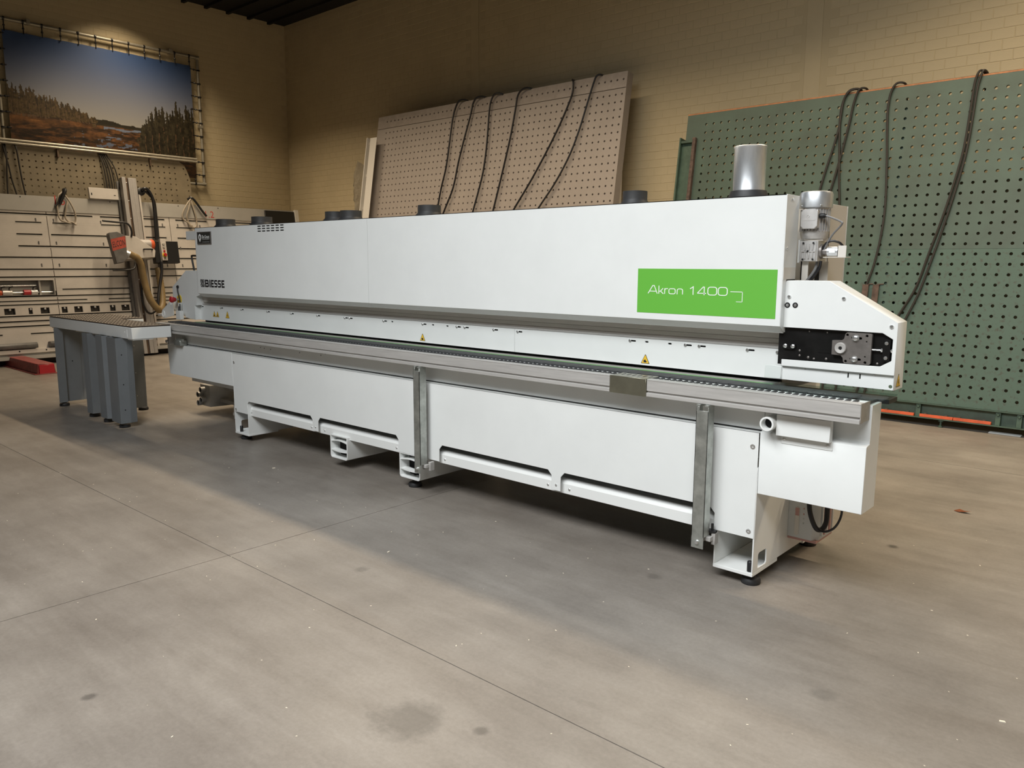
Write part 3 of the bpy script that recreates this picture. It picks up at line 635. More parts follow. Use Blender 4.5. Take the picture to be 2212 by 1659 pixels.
for x, z in ((-1.553, 1.708), (-1.503, 1.708), (-1.553, 1.628), (-1.503, 1.628), (-1.53, 1.668)): bolt(gb, x, 3.924, z, .005, m=DARK, h=.001)
B('gearbox_flange', (-1.580, -1.572, 3.925, 4.045, 1.612, 1.724), WHITEIN, gb)
bm = BM(); cyl(bm, (-1.482, 3.975, 1.667), (-1.470, 3.975, 1.667), .036, n=20); cyl(bm, (-1.470, 3.975, 1.667), (-1.447, 3.975, 1.667), .020, n=16); obj('output_flange', bm, STEEL, gb)
bm = BM(); cyl(bm, (-1.447, 3.975, 1.667), (-1.392, 3.975, 1.667), .024, n=20); en = obj('encoder', bm, GALVB, MR)
B('encoder_label', (-1.435, -1.405, 3.9495, 3.951, 1.66, 1.682), LETTER, en)
bm = BM(); box(bm, -1.392, -1.388, 3.945, 4.02, 1.640, 1.694); box(bm, -1.392, -1.35, 3.945, 3.949, 1.640, 1.694); box(bm, -1.46, -1.35, 3.945, 4.02, 1.636, 1.640); obj('encoder_bracket', bm, BEIGEPNT, MR, .0008)
bm = BM(); tube(bm, [(-1.47, 3.96, 1.675), (-1.455, 3.96, 1.705), (-1.425, 3.96, 1.718), (-1.395, 3.97, 1.71), (-1.38, 3.98, 1.694)], .006, 8); obj('encoder_cable', bm, BLCABLE, MR)
bm = BM(); box(bm, -1.572, -1.535, 3.955, 3.965, 1.30, 1.618); box(bm, -1.572, -1.566, 3.955, 4.05, 1.30, 1.618); box(bm, -1.575, -1.47, 4.05, 4.06, 1.30, 1.618); obj('slide_post', bm, BEIGEPNT, MR)
B('slide_shadow_gap', (-1.533, -1.512, 4.044, 4.05, 1.48, 1.59), BLACK, MR)
for dx, m_ in ((0, BLCABLE), (.018, HOSEGREY)):
    bm = BM(); tube(bm, [(-1.478-dx, 3.97, 1.62), (-1.482-dx, 3.965, 1.585), (-1.50-dx, 3.96, 1.55), (-1.525-dx, 3.955, 1.51), (-1.53-dx, 3.95, 1.47)], .0075, 8); obj('hanging_cable', bm, m_, MR)
bm = BM(); box(bm, -1.504, -1.500, 4.12, 4.362, 1.0, 1.908); box(bm, -1.53, -1.497, 4.358, 4.362, 1.0, 1.908); box(bm, -1.70, -1.504, 4.30, 4.358, .97, 1.90); box(bm, -1.53, -1.50, 4.12, 4.124, 1.0, 1.908); obj('column_cover', bm, BEIGEPNT, MR, .001)
# --- left-hand end head
LY = 3.80
bm = BM(); prism(bm, [(-7.495, 1.521), (-7.852, 1.521), (-8.166, 1.348), (-8.168, 1.11), (-8.02, 1.10), (-8.02, 1.085), (-7.90, 1.04), (-7.70, 1.026), (-7.70, 1.172), (-7.66, 1.175), (-7.66, 1.262), (-7.495, 1.30)], 'y', LY, 3.93)
lh = obj('head_cover', bm, WHITE, MR, .0015)
bm = BM(); prism(bm, [(-8.135, 1.205), (-8.19, 1.200), (-8.205, 1.19), (-8.385, 1.098), (-8.375, 1.02), (-8.345, 1.012), (-8.13, 1.050), (-8.122, 1.060)], 'y', 3.775, 3.783); hb = obj('infeed_bracket', bm, WHITE, MR, .001)
bm = BM(); lathe(bm, [(.036, 0), (.036, .006), (.026, .008), (.026, .004)], (-8.352, 3.775, 1.058), (0, -1, 0), 20); obj('bracket_roller', bm, LETTER, hb); bolt(hb, -8.175, 3.775, 1.172, .018, h=.005, m=LETTER)
B('infeed_shoe', (-8.53, -8.34, 3.79, 3.86, 1.03, 1.055), ALU, MR, .002)
bm = BM(); cyl(bm, (-8.02, LY, 1.223), (-8.02, LY-.006, 1.223), .048, n=20); es = obj('emergency_stop', bm, YPLAST, MR); es['label'] = 'red emergency stop button on a yellow disc'
bm = BM(); cyl(bm, (-8.02, LY-.006, 1.223), (-8.02, LY-.05, 1.223), .012, n=12); obj('button_stem', bm, ZINC, es)
bm = BM(); lathe(bm, [(.020, 0), (.026, .02), (.032, .028), (.032, .045), (.024, .054)], (-8.02, LY-.045, 1.223), (0, -1, 0), 18); obj('stop_button', bm, REDP, es)
sw = B('sensor_box', (-7.965, -7.875, 3.725, 3.765, 1.022, 1.112), WHITE, MR, .002)
bm = BM(); tube(bm, [(-8.034, LY-.012, 1.352), (-8.02, LY-.016, 1.30), (-7.98, LY-.02, 1.22), (-7.94, LY-.04, 1.14), (-7.93, LY-.05, 1.11)], .006, 8); obj('sensor_cable', bm, BLCABLE, sw)
bm = BM(); lathe(bm, [(.016, 0), (.016, .012), (.006, .02)], (-8.034, LY, 1.352), (0, -1, 0), 12); obj('cable_gland', bm, BLACK, sw)
bm = BM(); cyl(bm, (-7.93, 3.748, 1.11), (-7.94, 3.75, 1.155), .014, .008, n=10); obj('cable_boot', bm, BLACK, sw)
B('sensor_arm', (-7.985, -7.955, 3.765, 3.785, 1.09, 1.19), WHITE, sw)
bx_ = B('control_arm', (-8.005, -7.45, 3.90, 4.02, 1.832, 1.920), WHITE, MR, .002)
bm = BM(); tube(bm, [(-7.80, 3.87, 1.50), (-7.825, 3.87, 1.58), (-7.845, 3.87, 1.655), (-7.835, 3.87, 1.67), (-7.76, 3.87, 1.67), (-7.66, 3.87, 1.668)], .010, 8, sub=4); obj('grab_handle', bm, BLACK, MR)
B('handle_plate', (-7.80, -7.50, 3.93, 3.94, 1.52, 1.74), STEEL, MR)
# --- inverter box by the right-hand leg
bm = BM(); prism(bm, [(-1.572, 3.985), (-1.445, 3.985), (-1.415, 4.02), (-1.415, 4.22), (-1.572, 4.22)], 'z', .168, .47); iv = obj('inverter_box', bm, SHEETP, MR, .002)
bm = BM(); prism(bm, [(-1.535+.0, .19), (-1.527, .183), (-1.519, .183), (-1.511, .19), (-1.511, .33), (-1.519, .338), (-1.527, .338), (-1.535, .33)], 'y', 3.982, 3.985); obj('inverter_label', bm, BEIGEPNT, iv)
B('label_patch', (-1.533, -1.513, 3.981, 3.982, .29, .332), PINK, iv)
for z in (.25, .275, .30, .33): B('status_light', (-1.492, -1.486, 3.983, 3.985, z, z+.008), PINK if z > .29 else GALV, iv)
for k in range(5): B('cooling_fin', (-1.415, -1.405, 4.03+k*.036, 4.042+k*.036, .19, .46), PINK if k % 2 else SHEETP, iv)
B('mount_strip', (-1.572, -1.42, 3.99, 4.22, .155, .168), PINK, iv)
for r_, pts in ((.013, [(-1.46, 3.96, .50), (-1.455, 3.95, .42), (-1.44, 3.94, .33), (-1.41, 3.95, .255), (-1.385, 3.97, .25), (-1.37, 3.98, .29), (-1.375, 4.0, .36)]), (.006, [(-1.41, 3.95, .262), (-1.37, 3.95, .245), (-1.32, 3.95, .275), (-1.29, 3.95, .34), (-1.285, 3.95, .42)])):
    bm = BM(); tube(bm, pts, r_, 8); obj('looped_cable', bm, BLCABLE, MR)
# --- dust manifold under the left-hand end
MAN = mat('manifold_steel', (.40, .395, .38), .5, .3, var=.1, vscale=9)
bm = BM(); prism(bm, [(-8.085, 4.0), (-7.88, 4.0), (-7.80, 4.45), (-8.1, 4.45)], 'z', .075, .305); mn = obj('dust_manifold', bm, MAN, MR, .002)
for x, z in ((-8.0, .257), (-8.065, .200), (-8.0, .147), (-8.065, .108)):
    bm = BM(); lathe(bm, [(.030, 0), (.030, .055), (.026, .055), (.026, .02)], (x+.02, 4.0, z), (0, -1, 0), 16); p = obj('manifold_pipe', bm, MAN, mn)
    bm = BM(); cyl(bm, (x+.02, 3.955, z), (x+.02, 3.96, z), .0265, n=14); obj('manifold_bore', bm, DARK, mn)
B('manifold_rail', (-8.0, -6.55, 4.10, 4.2, .12, .155), MAN, MR); B('manifold_duct', (-7.85, -6.6, 4.15, 4.42, .25, .42), MAN, MR)
bm = BM(); cyl(bm, (-6.63, 3.60, .175), (-6.63, 3.60, .30), .012, n=10); cyl(bm, (-6.63, 3.60, .21), (-6.63, 3.60, .235), .02, n=10); obj('air_fitting', bm, ZINC, MR)

# ------------------------------------------------------------------ extension table
TT = thing('air_cushion_table', 'infeed table with a dark dotted top on grey folded legs', 'table', (-8.6, 3.4, 0))
bm = BM(); prism(bm, [(-9.695, 3.10), (-7.545, 3.10), (-7.545, 3.465), (-8.70, 3.465), (-8.70, 3.70), (-9.695, 3.70)], 'z', .994, 1.004); top = obj('table_top', bm, TABLETOP, TT, .001)
bm = BM(); prism(bm, [(-9.70, 3.095), (-7.54, 3.095), (-7.54, 3.470), (-8.695, 3.470), (-8.695, 3.705), (-9.70, 3.705)], 'z', .884, .993); tf = obj('table_frame', bm, WHITE, TT, .003)
bm = BM(); box(bm, -7.66, -7.55, 3.105, 3.30, .874, .884); box(bm, -9.68, -9.6, 3.11, 3.3, .874, .884); box(bm, -8.98, -8.86, 3.11, 3.3, .874, .884); box(bm, -8.56, -8.46, 3.11, 3.3, .874, .884); box(bm, -8.1, -8.0, 3.11, 3.3, .874, .884); obj('frame_flange', bm, WHITE, TT)
bm = BM(); holeplate(bm, circ(-7.70, .945, .006, 8), [circ(-7.70, .945, .003, 6)], 'y', 3.092, 3.095); box(bm, -7.645, -7.642, 3.093, 3.095, .90, .97); obj('frame_bolt', bm, LETTER, TT)
V, Fc = [], []
for i in range(29):
    for j in range(9):
        x = -9.655+.075*i; y = 3.13+.07*j
        if x > -8.71 and y > 3.455: continue
        if y > 3.69 or x > -7.56: continue
        o = len(V); V += [(x+.0075*math.cos(k*PI/3), y+.0075*math.sin(k*PI/3), 1.0042) for k in range(6)] + [(x+.0035*math.cos(k*PI/3), y+.0035*math.sin(k*PI/3), 1.0062) for k in range(6)]
        Fc += [[o+k, o+(k+1) % 6, o+6+(k+1) % 6, o+6+k] for k in range(6)] + [[o+6+k for k in range(6)]]
me = bpy.data.meshes.new('air_nozzles'); me.from_pydata(V, [], Fc); me.materials.append(NOZZLE); nz = link('air_nozzles', me, TT, -TT.location); nz['kind'] = 'stuff'
def tleg(pts, z0=.048, z1=.884):
    bm = BM(); t = .004
    for (a, b_) in zip(pts, pts[1:]):
        a, b_ = Vector((*a, 0)), Vector((*b_, 0)); d = (b_-a).normalized(); n_ = Vector((-d.y, d.x, 0))*t
        prism(bm, [(a.x, a.y), (b_.x, b_.y), (b_.x+n_.x, b_.y+n_.y), (a.x+n_.x, a.y+n_.y)], 'z', z0, z1)
    return obj('leg', bm, GREYLEG, TT, .0008)
la = tleg([(-9.53, 3.09), (-9.485, 3.06), (-9.485, 3.15), (-9.53, 3.155), (-9.53, 3.33), (-9.535, 3.335), (-9.535, 3.62)])
lb_ = tleg([(-8.67, 3.085), (-8.655, 3.05), (-8.60, 3.055), (-8.54, 3.06), (-8.54, 3.15), (-8.56, 3.155), (-8.545, 3.60), (-8.545, 3.62)])
lc = tleg([(-8.30, 3.20), (-8.30, 3.048), (-8.155, 3.052), (-8.13, 3.09), (-8.13, 3.20)])
ld = tleg([(-8.02, 3.20), (-8.02, 3.045), (-7.785, 3.035), (-7.785, 3.135), (-7.80, 3.20)])
for l_, pts in ((la, [(-9.55, 3.13), (-9.55, 3.6)]), (lb_, [(-8.66, 3.12), (-8.66, 3.625)]), (lc, [(-8.26, 3.11)]), (ld, [(-7.86, 3.10)])):
    for x, y in pts: foot(TT, x, y, .055, 1.05)
for z in (.72, .43, .18): bolt(ld, -7.785, 3.085, z, .006, (1, 0, 0), m=DARK, h=.001); bolt(lb_, -8.544, 3.52, z, .006, (1, 0, 0), m=ALU, h=.002)
bolt(la, -9.53, 3.24, .50, .006, (1, 0, 0), m=DARK, h=.002)

# ------------------------------------------------------------------ perforated panels
def perforated(name, cols, rows, r, t, x0, x1, v0, v1, m, parent, n=10, front_neg_y=True):
    """board in the local XZ plane, thickness t behind y=0, with real holes; cols, rows = hole centres"""
    V, Fc = [], []; px = (cols[1]-cols[0])/2 if len(cols) > 1 else .05; pz = (rows[1]-rows[0])/2 if len(rows) > 1 else .05
    ca = [math.cos(2*PI*k/n+PI/n) for k in range(n)]; sa = [math.sin(2*PI*k/n+PI/n) for k in range(n)]
    sq = []
    for k in range(n):
        s = max(abs(ca[k]), abs(sa[k])); sq.append((ca[k]/s, sa[k]/s))
    corners = [(1, 1), (-1, 1), (-1, -1), (1, -1)]
    for cx in cols:
        for cz in rows:
            o = len(V)
            for k in range(n): V.append((cx+r*ca[k], 0, cz+r*sa[k]))
            for k in range(n): V.append((cx+r*ca[k], t, cz+r*sa[k]))
            for k in range(n): V.append((cx+px*sq[k][0], 0, cz+pz*sq[k][1]))
            for k in range(n): V.append((cx+px*sq[k][0], t, cz+pz*sq[k][1]))
            for k in range(n):
                q = (k+1) % n; a, b_ = sq[k], sq[q]
                cor = None
                if (abs(abs(a[0])-1) < 1e-6) != (abs(abs(b_[0])-1) < 1e-6):
                    cor = (1 if (a[0]+b_[0]) > 0 else -1, 1 if (a[1]+b_[1]) > 0 else -1)
                if cor:
                    ci = len(V); V.append((cx+px*cor[0], 0, cz+pz*cor[1])); V.append((cx+px*cor[0], t, cz+pz*cor[1]))
                    Fc.append([o+k, o+2*n+k, ci, o+2*n+q, o+q]); Fc.append([o+n+q, o+3*n+q, ci+1, o+3*n+k, o+n+k])
                else:
                    Fc.append([o+k, o+2*n+k, o+2*n+q, o+q]); Fc.append([o+n+q, o+3*n+q, o+3*n+k, o+n+k])
                Fc.append([o+k, o+q, o+n+q, o+n+k])
    a0, a1, b0, b1 = cols[0]-px, cols[-1]+px, rows[0]-pz, rows[-1]+pz
    def bx(xa, xb, za, zb):
        if xb-xa < 1e-4 or zb-za < 1e-4: return
        o = len(V); V.extend([(xa,0,za),(xb,0,za),(xb,t,za),(xa,t,za),(xa,0,zb),(xb,0,zb),(xb,t,zb),(xa,t,zb)])
        Fc.extend([[o+i for i in f] for f in ((0,1,5,4),(2,3,7,6),(0,3,2,1),(4,5,6,7),(0,4,7,3),(1,2,6,5))])
    bx(x0, a0, v0, v1); bx(a1, x1, v0, v1); bx(a0, a1, v0, b0); bx(a0, a1, b1, v1)
    me = bpy.data.meshes.new(name); me.from_pydata(V, [], Fc); me.update(); me.materials.append(m)
    return link(name, me, parent)
def lb2(name, dims, m, parent, bevel=0.0):      # box in the parent's own frame
    bm = BM(); box(bm, *dims); return obj(name, bm, m, parent, bevel, world=False)
def drape(name, pts, r, m, label, rootloc, rot, group, back=.10, off=.022, ax='x'):
    """a hose hung over the top edge of a leaning board; pts (along, up) in the board frame"""
    e = Matrix.Translation(rootloc) @ rot.to_4x4()
    P = [(pts[0][0]+.03, back, pts[0][1]-.22), (pts[0][0]+.015, back*.75, pts[0][1]-.02)]
    for i, p in enumerate(pts): P.append((p[0], (-off*.2 if i == 0 else -off), p[1]+(.012 if i == 0 else 0)))
    if ax == 'x': W = [e @ Vector(p) for p in P]
    else: W = [e @ Vector((-p[1], p[0], p[2])) for p in P]
    bm = BM(); tube(bm, W, r, 8, 5); return tag(obj(name, bm, m), label, 'hose', group)
# green board
GL = Vector((0, 8.60, .1)); GR = Matrix.Rotation(R(-8.0), 3, 'X')
G = thing('green_clamping_wall', 'tall worn green perforated board leaning by the back wall', 'board', GL, (R(-8.0), 0, 0), world=False)
gc = [-4.877+.0998*i for i in range(60)]
perforated('lower_board', gc, [.222+.10055*k for k in range(15)], .0158, .03, -5.14, 1.10, .125, 1.683, GREENB, G)
perforated('upper_board', gc, [.222+.10055*k for k in range(15, 31)], .0158, .03, -5.14, 1.10, 1.694, 3.372, GREENU, G)
lb2('joint_backing', (-5.14, 1.10, .034, .045, 1.655, 1.715), DARK, G)
lb2('plywood_edge_strip', (-5.14, 1.10, -.001, .031, 3.372, 3.388), PLYEDGE, G)
lb2('bottom_flange', (-5.14, 1.10, -.03, .10, .112, .123), GREENF, G); lb2('bottom_rail', (-5.14, 1.10, .03, .05, -.02, .112), GREENF, G); lb2('lower_flange', (-5.14, 1.10, -.035, .10, -.03, -.018), GREENF, G)
for x in (-4.3, -3.43, -2.72, -2.123, -1.420, -1.245, -.6, .2):
    o = lb2('rail_stiffener', (x-.022, x+.022, -.012, .03, -.018, .112), GREENF, G, .002)
    bm = BM(); lathe(bm, [(.014, 0), (.014, .006), (.01, .012)], (x, -.012, .085), (0, -1, 0), 10); obj('stiffener_bolt', bm, GREENF, o, world=False)
for a, b_ in ((-3.3, -2.76), (-2.47, -2.155), (-2.10, -1.80), (-1.795, -1.47), (-1.15, -.7)):
    o = lb2('orange_support_bar', (a, b_, -.03, .005, -.018, .012), ORANGE, G, .002)
    for x in (a+.05, b_-.06): lb2('bar_stop', (x-.012, x+.012, -.028, 0, .012, .024), RUST, o)
for x in (-4.6, -3.2, -1.905, -.3, .8):
    bm = BM(); M0 = Matrix.Rotation(R(8), 3, 'X')
    lathe(bm, [(.012, -.115), (.022, -.112), (.022, -.10), (.010, -.098), (.010, -.06), (.024, -.058), (.024, -.035), (.012, -.03)], (x, .0, .012), (0, 0, 1), 14); obj('levelling_foot', bm, GREENF, G, world=False)
lb2('side_post', (-5.195, -5.175, -.06, .10, .0, 3.09), GREENF, G, .002); lb2('side_post', (-5.175, -5.02, -.012, -.002, .0, 3.03), GREENF, G, .002)
lb2('post_bracket', (-5.175, -5.01, -.05, -.012, 3.02, 3.05), GREENF, G, .002); lb2('rusty_batten', (-5.02, -4.978, -.05, -.002, .0, 3.08), RUST, G, .002)
for x in (-5.0, -2.6, -.2):
    bm = BM(); prism(bm, [(.03, .1), (.03, 3.2), (.07, 3.2), (.62, .05), (.55, .05), (.10, 2.7), (.07, .1)], 'x', x, x+.05); obj('rear_strut', bm, GREENF, G, world=False)
for k, (a, nm) in enumerate(((-2.80, 'left'), (-2.695, 'right'))):
    bm = BM(); box(bm, a, a+.062, -.035, -.027, 1.05, 1.30); box(bm, a, a+.062, -.035, .02, 1.30, 1.308); cyl(bm, (a+.03, -.005, 1.312), (a+.10, -.005, 1.318), .006, n=8)
    o = obj('hook_plate', bm, RUST, None, .001, world=False); o.matrix_world = Matrix.Translation(GL) @ GR.to_4x4()
    tag(o, 'rusty hook plate on the green board, %s one of the pair' % nm, 'hook')
GP = {'far left, passing behind the lift motor': [(-3.082, 3.40), (-3.176, 3.402), (-3.226, 3.305), (-3.238, 3.146), (-3.245, 3.003), (-3.283, 2.791), (-3.331, 2.578), (-3.374, 2.354), (-3.42, 2.1), (-3.58, 1.2), (-3.64, .15)],
      'straight down behind the beige column': [(-3.099, 3.40), (-3.191, 3.381), (-3.238, 3.253), (-3.24, 3.039), (-3.207, 2.712), (-3.177, 2.423), (-3.145, 2.169), (-3.13, 1.9), (-3.11, 1.0), (-3.10, .15)],
      'crossing the straight one above the motor': [(-3.021, 3.40), (-3.079, 3.392), (-3.116, 3.255), (-3.137, 3.063), (-3.176, 2.781), (-3.218, 2.534), (-3.257, 2.329), (-3.31, 2.1), (-3.44, 1.2), (-3.48, .15)],
      'single, bending down to the rusty hooks': [(-2.637, 3.40), (-2.705, 3.404), (-2.747, 3.31), (-2.757, 3.14), (-2.734, 2.878), (-2.705, 2.599), (-2.67, 2.147), (-2.676, 1.835), (-2.709, 1.539), (-2.76, 1.319), (-2.82, 1.12), (-2.92, .7), (-2.96, .15)],
      'outer one of the right-hand pair': [(-1.917, 3.41), (-1.945, 3.408), (-1.969, 3.299), (-1.977, 3.042), (-1.994, 2.671), (-2.044, 2.332), (-2.111, 1.989), (-2.194, 1.64), (-2.278, 1.286), (-2.405, 1.009), (-2.55, .70), (-2.68, .40), (-2.74, .15)],
      'inner one of the right-hand pair': [(-1.895, 3.41), (-1.915, 3.397), (-1.940, 3.248), (-1.950, 2.976), (-1.972, 2.605), (-2.030, 2.233), (-2.105, 1.84), (-2.190, 1.456), (-2.25, 1.218), (-2.325, 1.005), (-2.46, .66), (-2.62, .36), (-2.66, .15)]}
for k, v in GP.items(): drape('air_hose', v, .0115, BRCABLE, 'black hose over the green board, ' + k, GL, GR, 'hoses hung over the green board')
# beige board
LL = Vector((0, 8.60, .1)); LR = Matrix.Rotation(R(-9.1), 3, 'X')
LW = thing('beige_clamping_wall', 'beige perforated board with hoses leaning by the back wall', 'board', LL, (R(-9.1), 0, 0), world=False)
lcx = [-11.198+.1013*i for i in range(50)]
perforated('lower_board', lcx, [3.822-.103*k for k in range(34)][::-1], .0148, .055, -11.45, -6.182, .1, 3.900, LIGHTB, LW)
perforated('top_board', lcx, [4.022, 4.022+.10], .0125, .055, -11.45, -6.182, 3.909, 4.1195, LIGHTG, LW) if False else None
perforated('top_board', lcx, [4.020], .0148, .055, -11.45, -6.182, 3.909, 4.124, LIGHTG, LW)
lb2('side_flange', (-6.181, -6.176, -.002, .13, .1, 4.12), LIGHTB, LW)
o = lb2('side_channel', (-11.53, -11.515, -.16, .05, .0, 3.73), BEIGEPNT, LW, .002); lb2('side_channel_face', (-11.45, -11.27, -.14, -.135, .0, 3.72), BEIGEPNT, LW, .002)
lb2('side_channel_web', (-11.45, -11.445, -.14, 0, .0, 3.72), BEIGEPNT, LW)
for v in (3.62, 3.05, 2.47, 1.8, 1.1): lb2('channel_rung', (-11.52, -11.45, -.10, -.06, v, v+.045), BEIGEPNT, LW, .002)
for x in (-11.3, -8.8, -6.3):
    bm = BM(); prism(bm, [(.055, .1), (.055, 3.9), (.09, 3.9), (.62, .0), (.55, .0), (.12, 3.2), (.09, .1)], 'x', x, x+.05); obj('rear_strut', bm, BEIGEPNT, LW, world=False)
lb2('base_rail', (-11.45, -6.182, -.05, .3, -.06, .1), BEIGEPNT, LW)
LP = [[(-9.254, 4.129), (-9.363, 4.126), (-9.44, 4.003), (-9.474, 3.807), (-9.487, 3.474), (-9.507, 3.074), (-9.57, 2.741), (-9.613, 2.383), (-9.65, 2.0), (-9.75, 1.1), (-9.79, .15)],
      [(-8.84, 4.121), (-8.961, 4.127), (-9.039, 4.04), (-9.066, 3.869), (-9.156, 3.486), (-9.229, 3.14), (-9.293, 2.725), (-9.463, 2.321), (-9.6, 1.95), (-9.70, 1.1), (-9.74, .15)],
      [(-8.458, 4.111), (-8.548, 4.138), (-8.627, 4.081), (-8.663, 3.926), (-8.651, 3.648), (-8.638, 3.305), (-8.652, 2.964), (-8.701, 2.689), (-8.789, 2.316), (-8.88, 1.95), (-8.98, 1.1), (-9.02, .15)],
      [(-7.889, 4.118), (-7.998, 4.125), (-8.095, 4.04), (-8.118, 3.816), (-8.151, 3.467), (-8.209, 3.098), (-8.287, 2.664), (-8.352, 2.32), (-8.42, 1.95), (-8.52, 1.1), (-8.56, .15)],
      [(-7.105, 4.124), (-7.064, 4.093), (-7.054, 3.936), (-7.114, 3.749), (-7.247, 3.451), (-7.449, 3.074), (-7.683, 2.688), (-7.933, 2.317), (-8.1, 2.0), (-8.20, 1.1), (-8.24, .15)],
      [(-6.602, 4.115), (-6.66, 4.108), (-6.703, 4.001), (-6.765, 3.762), (-6.866, 3.37), (-6.989, 3.034), (-7.188, 2.677), (-7.45, 2.323), (-7.65, 2.0), (-7.75, 1.1), (-7.79, .15)]]
for v, nm in zip(LP, ('leftmost', 'second from left', 'third from left', 'fourth from left', 'second from right', 'rightmost')):
    drape('air_hose', v, .0135, BLCABLE, 'black hose over the beige perforated board, %s' % nm, LL, LR, 'hoses hung over the beige board', off=.045)
# crumpled film beside the channel
bm = BM(); nu, nv = 8, 26; gv = []
for j in range(nv):
    t_ = j/(nv-1); zz = 3.35-1.75*t_; row = []
    for i in range(nu):
        u = i/(nu-1); wd = .06+.20*math.sin(PI*min(1, t_*1.4+.08))*.8
        row.append(bm.verts.new((-11.56-u*wd-.10*t_+.03*math.sin(9*t_+u*4)+random.uniform(-.012, .012), 8.96+.03*math.sin(7*t_+5*u)+random.uniform(-.02, .02)-.16*t_, zz+.15*(u-.5)*(1-t_))))
    gv.append(row)
for j in range(nv-1):
    for i in range(nu-1): bm.faces.new((gv[j][i], gv[j][i+1], gv[j+1][i+1], gv[j+1][i]))
bmesh.ops.solidify(bm, geom=bm.faces[:], thickness=.004)
tag(obj('plastic_film', bm, FILM, smooth=60), 'crumpled plastic film hanging at the left edge of the beige board', 'plastic film')

